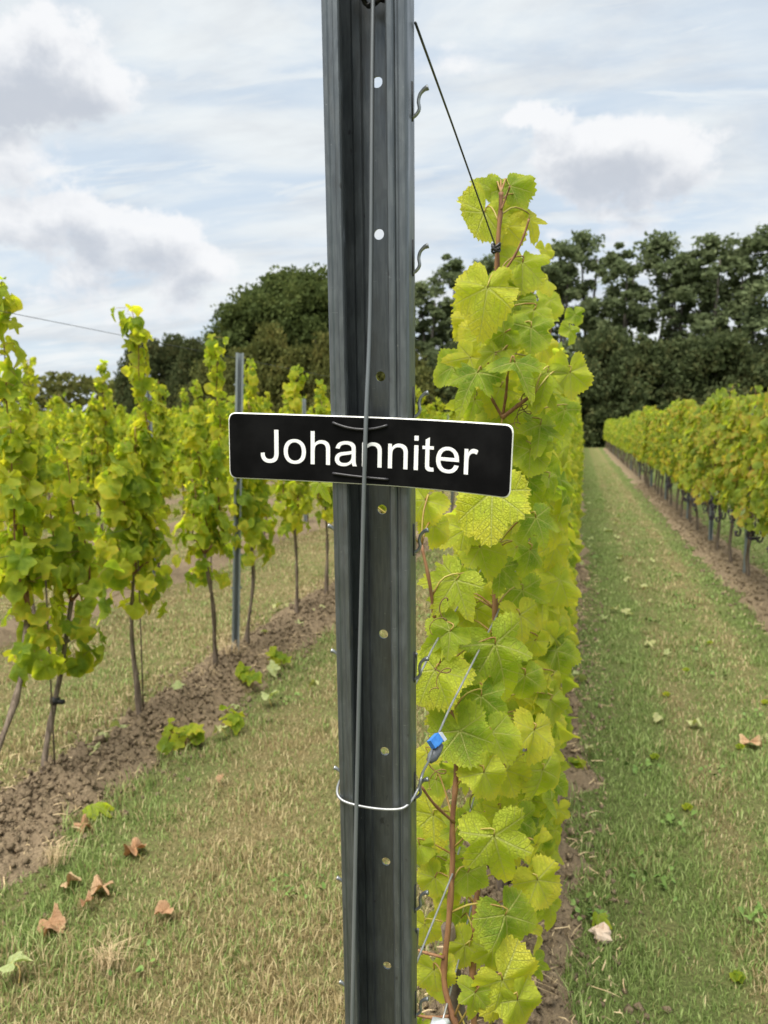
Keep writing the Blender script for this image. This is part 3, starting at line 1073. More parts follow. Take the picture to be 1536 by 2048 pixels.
def put_leafy_vine(gen, meshes, x, y, label, group=None, rng=R0, bunches=0, maxl=300):
    tr, cn, lv = gen
    t = thing('grape_vine', label, 'grapevine', (x, y, 0), 0, group)
    obj('trunk', tr.mesh('trunk', [BARK]), t)
    obj('cane', cn.mesh('cane', [CANE]), t)
    leaf_objects(lv[:maxl], meshes, t, rng)
    for i in range(bunches):
        obj('grape_bunch', BUNCH[rng.randrange(3)], t, loc=(rng.uniform(-0.22, 0.02), rng.uniform(-0.45, 0.45), rng.uniform(0.58, 0.76))).scale = (1.15, 1.15, 1.15)
    return t


# --- the first row on the left: young vines, nearest ones leaf by leaf
L1_SPEC = [  # pixel of the trunk's foot, head height, top, arms, dens, shoots, skirt, label
    ((104, 1588), 0.78, 1.50, 0.10, 0.75, 3, 0.8, 'young vine nearest the camera at lower left, thin trunk with a black clip'),
    ((278, 1452), 0.80, 2.13, 0.20, 1.15, 4, 0.4, 'young vine with forked red canes above a bare trunk, second on the left soil strip'),
    ((433, 1348), 0.80, 2.07, 0.16, 1.0, 3, 0.3, 'young vine with slanting thin trunk just in front of the grey steel stake'),
    ((494, 1308), 0.86, 1.98, 0.20, 1.0, 4, 0.3, 'young vine with dark knotty trunk just behind the grey steel stake'),
    ((577, 1240), 0.88, 2.00, 0.24, 1.0, 4, 0.2, 'young vine with reddish trunk left of the sign post, above pale fallen leaves'),
    ((628, 1200), 0.88, 1.93, 0.22, 1.0, 4, 0.2, 'young vine with wavy thin trunk, partly hidden at the left edge of the sign post')]
GL1 = 'young vines in the first row left of the sign post'
ylast = 0
for i, (pp, hd, zt, ar, de, sh, sk, lab) in enumerate(L1_SPEC):
    p = on_ground(*pp)
    lean = [0.24, 0.0, -0.18, 0.02, 0.05, 0.05][i]
    t = put_leafy_vine(young_vine(900 + i, hd, zt, ar, de, sh, sk, lean), MID_L, X_L1, p[1], lab, GL1)
    ylast = p[1]
    if i == 0:
        m = MB()
        tv = [v_.co for v_ in [k_ for k_ in t.children if k_.name.startswith('trunk')][0].data.vertices if 0.20 < v_.co.z < 0.50]
        tx_, ty_ = sum(q.x for q in tv) / len(tv), sum(q.y for q in tv) / len(tv)
        m.box((tx_ + 0.02, ty_, 0.36), (0.05, 0.018, 0.016))
        m.tube([(tx_, ty_, 0.35), (tx_, ty_, 0.375)], 0.021, 8)
        obj('black_clip', m.mesh('black_clip', [BLACK_TIE_SLOT]), t)
# the tall lanky vine at the left edge, standing between the first and second trunk of that row
put_leafy_vine(young_vine(931, 0.80, 2.12, 0.09, 0.8, 3, 0.6, 0.40, 0.006), MID_L, X_L1 - 0.02, 2.29, 'tall slim vine at the left edge, its foot outside the picture', GL1)

YK = [VineKind(young_vine(40 + i, 0.82, 1.98 + 0.05 * (i % 3), 0.26, 1.15, 4, 0.3), LEAF_L, LOWG, R0) for i in range(5)]
YF = [VineKind.far(young_vine(40 + i, 0.82, 1.98 + 0.05 * (i % 3), 0.30, 1.15, 4, 0.3), LEAF_L, R0, 2) for i in range(4)]
BK = [VineKind(bushy_vine(60 + i, 0.72, 1.82 + 0.06 * i, 0.19, 0.5, 330), LEAF_R, LOWG, R0) for i in range(4)]
BF = [VineKind.far(bushy_vine(60 + i, 0.72, 1.82 + 0.06 * i, 0.19, 0.5, 330), LEAF_R, R0, 2) for i in range(3)]
NK = [VineKind(bushy_vine(80 + i, 0.42, 1.98, 0.165, 0.47, 340, (0.09, 0.14), 0.016, 0.6), LEAF, LOWG, R0) for i in range(4)]
NF = [VineKind.far(bushy_vine(80 + i, 0.42, 1.98, 0.165, 0.47, 340, (0.09, 0.14), 0.016, 0.6), LEAF, R0, 2) for i in range(3)]
count_ind = [0]


def far_vine(kinds, x, y, label, group, rng=R0):
    o = obj('grape_vine', kinds[rng.randrange(len(kinds))], loc=(x, y, 0))
    o.rotation_euler = (0, 0, PI * rng.randrange(2))
    o.scale = (1, 1, rng.uniform(0.93, 1.07))
    tag(o, label, 'grapevine', group)
    return o


y = ylast + 0.85
while y < ROW_END - 0.4:
    lab = 'young vine further back in the first row, behind the sign and post'
    if y < 22:
        put_vine(YK[R0.randrange(5)], X_L1 + R0.gauss(0, 0.03), y, lab, GL1, R0.random() < 0.5)
    else:
        far_vine(YF, X_L1 + R0.gauss(0, 0.03), y, lab, GL1)
    y += 0.85

# --- the second row on the left
GL2 = 'young vines in the second row from the sign post'
y = 4.2
i = 0
while y < 44:
    lab = 'young vine in the second row left of the sign post, ' + (ORD[i] + ' in view' if i < 12 else 'far towards the trees')
    if i < 8:
        put_leafy_vine(young_vine(960 + i, 0.82, 2.0 + 0.06 * (i % 3), 0.24, 1.0, 4, 0.3), MID_L, ROW_L[1] + R0.gauss(0, 0.03), y, lab, GL2)
    elif y < 22:
        put_vine(YK[R0.randrange(5)], ROW_L[1] + R0.gauss(0, 0.03), y, lab, GL2, R0.random() < 0.5)
    else:
        far_vine(YF, ROW_L[1], y, lab, GL2)
    y += 0.9
    i += 1
for r, (n0, cnt) in enumerate(((6.5, 30), (8.7, 24), (11.0, 10))):
    xr = ROW_L[2 + r]
    wd = ('third', 'fourth', 'fifth')[r]
    for i in range(cnt):
        yy = n0 + 0.9 * i
        lab = 'young vine in the %s row left of the sign post, ' % wd + (ORD[i] + ' in view' if i < 8 else 'far towards the trees')
        if i < 12:
            put_vine(YK[R0.randrange(5)], xr + R0.gauss(0, 0.03), yy, lab, 'young vines in the %s row from the sign post' % wd, R0.random() < 0.5)
        else:
            far_vine(YF, xr, yy, lab, 'young vines in the %s row from the sign post' % wd)

# --- the row of old vines right of the lane
GR = 'old vines in the row right of the grass lane'
y = 5.6
i = 0
while y < ROW_END:
    lab = 'dense old vine right of the grass lane, ' + (ORD[i] + ' of its row from the near end' if i < 14 else 'far along towards the dark bushes')
    if i < 8:
        put_leafy_vine(bushy_vine(980 + i, 0.70 + 0.06 * math.sin(i * 2.3), 1.84 + 0.12 * (i % 4 == 1), 0.19, 0.47, 270, (0.10, 0.155)), MID_R, X_R + R0.gauss(0, 0.02), y, lab, GR, bunches=5)
    elif y < 24:
        put_vine(BK[R0.randrange(4)], X_R + R0.gauss(0, 0.02), y, lab, GR, R0.random() < 0.5, 2)
    else:
        far_vine(BF, X_R, y, lab, GR)
    y += 0.88
    i += 1

# --- rows that read as one mass: everything past the individuals above
m = MB()
rng = random.Random(4)


def mass_vine(x, y, kz=1.9, n=46):
    for i in range(n):
        p = (x + rng.gauss(0, 0.13), y + rng.uniform(-0.45, 0.45), rng.uniform(0.62, kz + rng.uniform(0, 0.12)))
        V, F, UV = TINYG[rng.randrange(5)]
        m.add(V @ (frame((rng.choice((-1, 1)), rng.gauss(0, 0.6), rng.uniform(0, 0.9)), (0.2, rng.gauss(0, 0.4), -1)) * rng.uniform(0.16, 0.24)).T + np.array(p), F, 0, UV)
    m.tube([(x, y, -0.02), (x + 0.02, y, 0.4), (x, y, 0.9)], 0.016, 4, 1, False)


for r, xr in enumerate(ROW_L[1:]):
    ya = [44, 33.5, 30.3, 20.0][r] if r < 4 else max(-xr * 1.02, 9.0)
    while ya < ROW_END:
        mass_vine(xr, ya, 1.95)
        ya += 0.95
dv = obj('distant_vines', m.mesh('distant_vines', [LEAF_L, BARK]))
dv['kind'] = 'stuff'
dv['label'] = 'far rows of young vines at the left that run together into one mass'

# ------------------------------------------------------------------ the row behind the sign post
GO = 'vines in the row behind the sign post'
y = 2.35
i = 0
while y < ROW_END:
    lab = 'leafy vine of the row behind the sign post, ' + (ORD[i + 1] + ' behind the post' if i < 8 else 'far along where leaves run together')
    if i < 7:
        if i == 0:
            lab = 'second vine of the row behind the sign post, half hidden by the end vine'
        gen = bushy_vine(1000 + i, 0.40, [1.86, 1.90, 1.88, 1.85, 1.9, 1.86, 1.88][i], 0.140, 0.46, 262, (0.085, 0.135), 0.016, 0.62)
        put_leafy_vine(gen, MID, X_OWN + R0.gauss(0, 0.01), y, lab, GO, maxl=300)
    elif y < 24:
        put_vine(NK[R0.randrange(4)], X_OWN + R0.gauss(0, 0.015), y, lab, GO, R0.random() < 0.5)
    else:
        far_vine(NF, X_OWN, y, lab, GO)
    y += 0.84
    i += 1

# --- the end vine, leaf by leaf
EV = np.array([X_OWN + 0.02, 1.42, 0.0])
ev = thing('grape_vine', 'end vine with large sharp lime green leaves close behind the sign post', 'grapevine', EV, 0, None)
er = random.Random(8)
JUNC = []
# (pixel of petiole junction, width px, y distance, tip direction in the picture in degrees (90 = down), facing: tilt right, tilt up)
HAND = [
    (985, 380, 85, 1.46, 200, .1, -.2), (1000, 372, 70, 1.48, 280, .0, .3), (1020, 372, 108, 1.45, 55, -.2, .2), (968, 425, 150, 1.40, 118, .35, .15),
    (1012, 425, 66, 1.50, 110, 0, .1), (1045, 415, 60, 1.52, 70, .3, .2), (1012, 452, 118, 1.44, 100, -.1, .2), (1058, 438, 86, 1.47, 80, .3, .1),
    (975, 575, 172, 1.36, 105, -.1, .25), (1045, 525, 132, 1.42, 95, .1, .2), (1035, 600, 100, 1.50, 110, .2, .1), (1092, 560, 70, 2.0, 90, .5, .2),
    (1100, 600, 80, 2.1, 80, .6, .1), (1150, 628, 52, 2.5, 60, .4, .2), (1140, 660, 60, 2.45, 95, .4, .2), (1068, 620, 96, 1.5, 100, .3, .3),
    (1062, 655, 112, 1.45, 80, .1, .3), (1010, 665, 88, 1.42, 150, -.1, .5), (965, 672, 110, 1.47, 140, -.2, .5), (990, 705, 92, 1.40, 170, 0, .9),
    (940, 715, 118, 1.45, 150, -.4, .3), (955, 745, 150, 1.38, 115, -.3, .4), (1030, 725, 136, 1.36, 75, .05, 1.3), (1010, 700, 80, 1.42, 120, .1, .5),
    (1095, 745, 128, 1.40, 100, .2, .3), (1140, 745, 122, 1.43, 88, .4, .1), (1075, 775, 120, 1.42, 75, .3, .3), (1000, 775, 110, 1.44, 120, 0, .4),
    (985, 985, 205, 1.33, 95, .0, .25), (1072, 1035, 128, 1.38, 60, .4, .3), (1060, 900, 110, 1.44, 100, .2, .3), (1120, 960, 95, 1.75, 100, .5, .3),
    (850, 1000, 110, 1.25, 120, -.2, .3), (930, 1060, 130, 1.35, 140, -.1, .3), (868, 1050, 90, 1.28, 110, .1, .2), (960, 1095, 128, 1.36, 80, .1, .4),
    (912, 1160, 165, 1.24, 115, -.1, .45), (1000, 1135, 116, 1.4, 80, .2, .3), (1060, 1100, 110, 1.44, 100, .4, .3), (990, 1288, 215, 1.28, 75, .05, .3),
    (900, 1262, 128, 1.22, 120, -.2, .3), (870, 1340, 170, 1.20, 120, -.2, .1), (935, 1330, 90, 1.26, 60, .2, .6), (962, 1392, 148, 1.26, 85, .1, .35),
    (1050, 1350, 105, 1.36, 80, .4, .3), (1040, 1230, 140, 1.4, 65, .3, .3), (920, 1462, 168, 1.20, 95, 0, .3), (985, 1465, 130, 1.23, 50, .3, .5),
    (1068, 1460, 130, 1.28, 95, .7, .1), (1012, 1540, 125, 1.3, 70, .2, .4), (968, 1545, 120, 1.18, 75, .5, .2), (872, 1560, 80, 1.26, 110, -.2, .2),
    (1085, 1540, 150, 1.35, 90, .8, .2), (920, 1655, 90, 1.20, 150, 0, .2), (866, 1630, 165, 1.30, 120, -.1, .35), (988, 1672, 205, 1.15, 80, 0, .35),
    (1075, 1760, 125, 1.22, 60, .4, .2), (1072, 1690, 100, 1.28, 60, .6, .1), (935, 1745, 112, 1.18, 110, 0, .2), (870, 1755, 90, 1.26, 130, -.2, .3),
    (1010, 1830, 165, 1.16, 95, .3, .3), (930, 1890, 95, 1.22, 140, 0, .4), (985, 1900, 120, 1.2, 90, .2, .4), (1005, 1960, 175, 1.12, 60, .3, .35),
    (868, 1940, 100, 1.15, 90, -.1, .3), (950, 1985, 95, 1.1, 120, 0, .6), (1035, 2000, 130, 1.12, 70, .3, .3), (840, 1690, 90, 1.25, 90, -.2, .2),
    (1118, 1620, 70, 1.6, 90, .5, .3), (1110, 1660, 60, 1.6, 90, .5, .2), (1100, 1400, 110, 1.5, 95, .7, .2), (1105, 1280, 110, 1.6, 95, .7, .2),
    (1120, 1160, 120, 1.7, 95, .7, .3), (1110, 1090, 110, 1.7, 95, .7, .3), (640, 965, 70, 1.15, 80, -.3, .2), (1005, 830, 120, 1.45, 90, 0, .3), (1080, 850, 120, 1.45, 90, .2, .3),
    (1130, 820, 100, 1.6, 90, .5, .2), (950, 800, 120, 1.46, 100, -.1, .2), (905, 735, 110, 1.5, 165, -.3, .3),
    (900, 1420, 120, 1.3, 100, 0, .2), (1000, 1620, 110, 1.3, 90, 0, .2), (850, 1850, 90, 1.3, 100, -.1, .2), (1040, 1640, 120, 1.4, 90, .5, .2), (1045, 1180, 130, 1.5, 85, .3, .2),
    (1060, 980, 130, 1.55, 90, .4, .2), (940, 640, 90, 1.5, 150, -.1, .4), (1085, 690, 90, 1.7, 95, .5, .2), (1090, 500, 50, 1.75, 95, .4, .2)]
for (px, py, wpx, Y, ta, tr_, tu) in HAND:
    Y = Y + 0.09 if py < 530 else Y
    p = at(px, py, Y) - EV
    dep = (at(px, py, Y) - np.array([0, 0, H])) @ FWD
    s = wpx / FPX * dep
    a = math.radians(ta)
    tip = RIGHT * math.cos(a) - UP * math.sin(a)
    JUNC.append((p, tip))
    nrm = -FWD + RIGHT * tr_ + np.array([0, 0, tu]) + rv(er, 0.10)
    obj('leaf', HERO[er.randrange(14)], ev, M=leaf_matrix(p, nrm + rv(er, 0.16), tip + rv(er, 0.18), s * 0.80))
lv = []
for i in range(206):                                     # the leaves behind and beside them
    z = er.uniform(0.42, 1.86)
    hw = 0.135 if z < 1.5 else max(0.135 - 0.25 * (z - 1.5), 0.03)
    hl = hw if z < 1.25 else min(hw, 0.06)
    u_ = er.random()
    if u_ < 0.22 and z < 1.45:
        x, yy = EV[0] + er.uniform(-0.10, 0.10), 1.18 + 0.25 * (z - 0.42) + er.uniform(0.0, 0.2)
        nrm = np.array([er.uniform(-0.4, 0.6), -1.0, er.uniform(0.1, 1.0)])
    elif u_ < 0.55:
        x, yy = EV[0] + hw * er.uniform(0.75, 1.05), er.uniform(1.5, 2.15)
        nrm = np.array([1.0, -0.4, er.uniform(0, 0.8)])
    else:
        x, yy = EV[0] + er.uniform(-0.95 * hl, 0.9 * hw), er.uniform(1.46, 1.95)
        nrm = np.array([er.uniform(-0.5, 0.7), -1.0, er.uniform(0, 0.9)])
    lv.append((np.array([x, yy, z]) - EV, nrm + rv(er, 0.35), np.array([er.gauss(0, 0.45), -0.2, -1.0]), er.uniform(0.055, 0.105)))
leaf_objects(lv, HERO, ev, er)
JUNC += [(q[0], q[2]) for q in lv]


def L(*pts):
    return [at(*q) - EV for q in pts]


# canes of the end vine
CANES = [([(945, 2110, 1.16), (912, 2048, 1.17), (888, 1960, 1.19), (897, 1850, 1.20), (905, 1730, 1.21), (905, 1640, 1.22), (912, 1550, 1.23), (908, 1450, 1.26), (886, 1380, 1.28)], 0.0052),
         ([(950, 2100, 1.20), (945, 1950, 1.22), (948, 1850, 1.25), (960, 1740, 1.28), (975, 1600, 1.35), (985, 1400, 1.4), (990, 1200, 1.45), (985, 950, 1.48), (1005, 840, 1.46), (990, 690, 1.48), (993, 590, 1.47), (995, 495, 1.46), (1001, 420, 1.46), (1002, 385, 1.46)], 0.0055),
         ([(1005, 835, 1.42), (1040, 808, 1.41), (1070, 785, 1.40)], 0.004),
         ([(1005, 835, 1.43), (985, 800, 1.42), (968, 770, 1.41)], 0.003), ([(1005, 835, 1.43), (1012, 790, 1.40), (1015, 752, 1.38)], 0.003),
         ([(908, 1645, 1.22), (870, 1610, 1.18), (842, 1572, 1.15)], 0.0026), ([(905, 2032, 1.18), (860, 2035, 1.17), (815, 2025, 1.16)], 0.0028), ([(888, 1915, 1.19), (850, 1905, 1.19), (820, 1895, 1.19)], 0.0026),
         ([(886, 1380, 1.28), (875, 1300, 1.28), (868, 1230, 1.26), (858, 1160, 1.24), (843, 1090, 1.24)], 0.0036),
         ([(1002, 420, 1.46), (1012, 395, 1.46), (1020, 372, 1.45)], 0.0018), ([(996, 560, 1.47), (1030, 510, 1.47), (1048, 470, 1.47), (1058, 438, 1.47)], 0.0025)]
CPTS = []
for pts, r in CANES:
    if r != 0.0055:
        pts = [(q[0], q[1], q[2] - (0.045 if q[1] > 1400 else 0.02)) for q in pts]
    P = smoothpath(L(*pts), len(pts) * 4)
    m = MB()
    CPTS.append(P)
    rr = np.linspace(r, r * 0.72, len(P))
    rr[::5] *= 1.28
    m.tube(P, rr, 7)
    obj('cane', m.mesh('cane', [CANE]), ev)
CPTS = np.concatenate(CPTS)
rest = MB()
for i, (p, tip) in enumerate(JUNC):
    d = np.linalg.norm((CPTS - p) * (1, 1, 0.8) + (0, 0, 0.02), axis=1)
    kq = int(d.argmin())
    if d[kq] > 0.20 or d[kq] < 0.012:
        continue
    e = CPTS[kq]
    tp = np.asarray(tip) / np.linalg.norm(tip)
    P = smoothpath([e, e + (p - e) * 0.45 + (0, 0, 0.018), p - tp * 0.012, p], 9)
    tgt = rest if i >= len(HAND) else MB()
    tgt.tube(P, np.linspace(0.0019, 0.0012, 9), 5)
    if tgt is not rest:
        obj('petiole', tgt.mesh('petiole', [PETIOLE]), ev)
pe = obj('petioles', rest.mesh('petioles', [PETIOLE]), ev)
pe['kind'] = 'stuff'
m = MB()
m.tube(smoothpath([(0.0, -0.02, -0.03), (0.015, 0.0, 0.15), (-0.01, -0.06, 0.33), (-0.012, -0.16, 0.56), (-0.02, -0.2, 0.70)], 14), np.linspace(0.019, 0.012, 14), 8)
obj('trunk', m.mesh('trunk', [BARK]), ev)
for k in range(7):                                       # curling tendrils
    px, py, Y = [(880, 1225, 1.2), (1045, 820, 1.4), (915, 1715, 1.18), (868, 1545, 1.14), (878, 1350, 1.16), (1035, 830, 1.4), (940, 1610, 1.2)][k]
    c = at(px, py, Y) - EV
    pts = []
    for i in range(40):
        t = i / 39
        rr_ = 0.012 * (1 - t * 0.6)
        pts.append(c + np.array([math.cos(t * 11 + k) * rr_ + 0.01 * math.sin(t * 5), -0.01 * t, math.sin(t * 11 + k) * rr_ - 0.05 * t + 0.02]))
    m = MB()
    m.tube(pts, np.linspace(0.0011, 0.0006, 40), 4)
    obj('tendril', m.mesh('tendril', [TENDRIL]), ev)

# ------------------------------------------------------------------ the steel post
PA = np.array([-0.20515625, 0.73940573, 1.55])
PD = np.array([0.00954221, -0.08007226, 0.99674339])
PR = np.array([0.99995447, 0.00076410, -0.00951151])
PN = np.array([0.0, 0.99678877, 0.08007591])


def pp(a, s, n):
    """post frame to world: a to the right, s up along the post, n to the back"""
    return PA + PR * a + PD * s + PN * n


S0, S1 = -1.62, 0.60
post = thing('vineyard_post', 'galvanised steel end post with punched holes carrying the black name sign', 'post', PA + PD * S0)
PB = np.array(post.location)
HOLE_S = [0.32974902 - 0.14061229 * i for i in range(-1, 14)]
prof_left = [(-0.0235, 0.0060), (-0.0238, 0.0012), (-0.0245, 0.0), (-0.0275, 0.0), (-0.0290, 0.0010), (-0.0335, 0.0010), (-0.0350, 0.0), (-0.0374, 0.0), (-0.0383, 0.0008), (-0.0388, 0.0024), (-0.0389, 0.006),
             (-0.0385, 0.044), (-0.0375, 0.0478), (-0.0360, 0.0495), (-0.0260, 0.0495), (-0.0235, 0.0475), (-0.0170, 0.0475), (-0.0150, 0.0495), (-0.0110, 0.0495)]
prof_right = [(0.0110, 0.0495), (0.0150, 0.0495), (0.0170, 0.0475), (0.0235, 0.0475), (0.0260, 0.0495), (0.0335, 0.0495), (0.0352, 0.0482), (0.0366, 0.044), (0.0394, 0.006), (0.0393, 0.0024), (0.0388, 0.0008), (0.0378, 0.0),
              (0.0335, 0.0), (0.0322, 0.0010), (0.0312, 0.0030), (0.0285, 0.0030), (0.0272, 0.0010), (0.0262, 0.0), (0.0225, 0.0), (0.0215, 0.0012), (0.0212, 0.0060)]
m = MB()
ss = np.linspace(S0, S1, 24)
for pr in (prof_left, prof_right):
    V = [pp(a, s, n) - PB for s in ss for (a, n) in pr]
    k = len(pr)
    m.add(V, [(j * k + i, j * k + i + 1, (j + 1) * k + i + 1, (j + 1) * k + i) for j in range(23) for i in range(k - 1)])
# web between, with round holes
HW, HR, ns = 0.0110, 0.00525, 20
levels = [S0]
for hs in sorted(HOLE_S):
    lo, hi = hs - HW, hs + HW
    a0 = levels[-1]
    V = [pp(-HW, a0, .0495), pp(HW, a0, .0495), pp(HW, lo, .0495), pp(-HW, lo, .0495)]
    m.add(np.array(V) - PB, [(0, 1, 2, 3)])
    ring_o, ring_i = [], []
    for q in range(ns):
        t = 2 * PI * (q + 0.5) / ns
        c, s_ = math.cos(t), math.sin(t)
        kk = HW / max(abs(c), abs(s_))
        ring_o.append(pp(c * kk, hs + s_ * kk, .0495) - PB)
        ring_i.append(pp(c * HR, hs + s_ * HR, .0495) - PB)
    m.add(ring_o + ring_i, [(q, (q + 1) % ns, ns + (q + 1) % ns, ns + q) for q in range(ns)])
    for sx, sy in ((1, 1), (-1, 1), (-1, -1), (1, -1)):     # corners the ring leaves open
        t0 = [q for q in range(ns)]
        cand = sorted(t0, key=lambda q: abs((math.atan2(sy, sx) - 2 * PI * (q + 0.5) / ns + PI) % (2 * PI) - PI))[:2]
        m.add([pp(sx * HW, hs + sy * HW, .0495) - PB, ring_o[cand[0]], ring_o[cand[1]]], [(0, 1, 2)])
    levels.append(hi)
V = [pp(-HW, levels[-1], .0495), pp(HW, levels[-1], .0495), pp(HW, S1, .0495), pp(-HW, S1, .0495)]
m.add(np.array(V) - PB, [(0, 1, 2, 3)])
ch = obj('channel', m.mesh('channel', [STEEL], False), post)
so_ = ch.modifiers.new('thickness', 'SOLIDIFY')
so_.thickness = 0.0022
so_.offset = 0.0

# hooks punched out of both side walls
hk = MB()
P = smoothpath([(-0.001, -0.002), (0.0045, 0.001), (0.0078, 0.006), (0.0070, 0.0125), (0.0085, 0.0185), (0.0125, 0.0225), (0.0165, 0.0240)], 22)
hk.tube(np.array([(q[0], 0.0, q[1]) for q in P]), np.concatenate([np.full(16, 0.0017), np.linspace(0.0018, 0.0027, 6)]), 7)
hook_me = hk.mesh('wire_hook', [HOOK])
hk = MB()
hk.box((0.0012, 0, 0.013), (0.0014, 0.004, 0.034))
slot_me = hk.mesh('slot_shade', [BLACK_TIE_SLOT])  # black strip on the wall, painting the shade inside the punched slot
for hs in HOLE_S:
    for sgn in ((1, -1) if hs < -0.05 else (1,)):
        o = obj('wire_hook', hook_me, post)
        b = pp(sgn * 0.0380, hs - 0.040, 0.028) - PB
        X = PR * sgn
        Yv = PN * sgn
        o.matrix_basis = Matrix(((X[0], Yv[0], PD[0], b[0]), (X[1], Yv[1], PD[1], b[1]), (X[2], Yv[2], PD[2], b[2]), (0, 0, 0, 1)))
        o2 = obj('slot_shade', slot_me, post)
        o2.matrix_basis = o.matrix_basis.copy()
# black knot of cord at the top of the channel
m = MB()
rk = random.Random(3)
for i in range(4):
    c = pp(0.002 + 0.008 * rk.gauss(0, 1), 0.397 + 0.004 * i, 0.030)
    m.tube([c + 0.011 * (PR * math.cos(t + i) + PD * math.sin(t + i) * 0.6 + PN * 0.5 * math.sin(2 * t)) - PB for t in np.linspace(0, 6, 16)], 0.0026, 6)
obj('cord_knot', m.mesh('cord_knot', [BLACK_TIE_SLOT]), post)

# the flat anchor wire that runs down the front of the post, over the sign
GP = [(0.0035, 0.47, 0.034), (0.0032, 0.35, 0.020), (0.0022, 0.12, 0.004), (-0.0009, -0.0216, -0.0115), (-0.0117, -0.3117, -0.0160), (-0.0212, -0.6672, -0.030), (-0.042, -1.45, -0.06)]
P = smoothpath([pp(*q) for q in GP], 60)
gw = MB()
gw.tube(P - P[-1], 0.0022, 8)
go_ = obj('anchor_wire', gw.mesh('anchor_wire', [STRAP]), loc=P[-1])
tag(go_, 'grey anchor wire running down the front of the post across the sign', 'wire')

# ------------------------------------------------------------------ the name sign
sa, s_s, SW, SH, roll, bL, bR = -0.00036, -0.02336, 0.28964, 0.06744, 0.02894, -0.00917, -0.03358
cr, sr = math.cos(roll), math.sin(roll)
RR, DD = cr * PR - sr * PD, sr * PR + cr * PD
SCEN = pp(sa, s_s, -0.0055)


def sgn_pt(u, v, off=0.0):
    b = (bL if u < 0 else bR) * (u / 0.15) ** 2
    return RR * u + DD * v + PN * (b - off)


sign = thing('name_sign', 'black name plate with rounded corners and white lettering, tied across the post', 'sign', SCEN)
cols = np.concatenate([np.linspace(-SW / 2, -SW / 2 + 0.007, 8), np.linspace(-SW / 2 + 0.014, SW / 2 - 0.014, 30), np.linspace(SW / 2 - 0.007, SW / 2, 8)])
CRN = 0.0068


def halfh(u):
    e = SW / 2 - abs(u)
    return SH / 2 - (CRN - math.sqrt(max(CRN ** 2 - (CRN - e) ** 2, 0)) if e < CRN else 0)


m = MB()
TH = 0.0036
V, k = [], len(cols)
for inset, off in ((0.0009, 0.0), (0.0, -0.0007), (0.0, -TH)):
    for sv in (1, -1):
        for u in cols:
            uu = u * (1 - inset / (SW / 2))
            V.append(sgn_pt(uu, sv * max(halfh(u) - inset, 0), off))
F, M_ = [], []
for i in range(k - 1):
    F.append((k + i, k + i + 1, i + 1, i))
    M_.append(0)
    F.append((4 * k + i, 4 * k + i + 1, 5 * k + i + 1, 5 * k + i))
    M_.append(1)
    for a, b in ((0, 2), (2, 4)):
        F.append((a * k + i, a * k + i + 1, b * k + i + 1, b * k + i))
        F.append(((a + 1) * k + i + 1, (a + 1) * k + i, (b + 1) * k + i, (b + 1) * k + i + 1))
        M_ += [1, 1]
for i in (0, k - 1):
    for a, b in ((0, 2), (2, 4)):
        F.append((a * k + i, b * k + i, (b + 1) * k + i, (a + 1) * k + i))
        M_.append(1)
m.add(V, F, M_)
obj('board', m.mesh('board', [SIGN, CORE], False), sign)

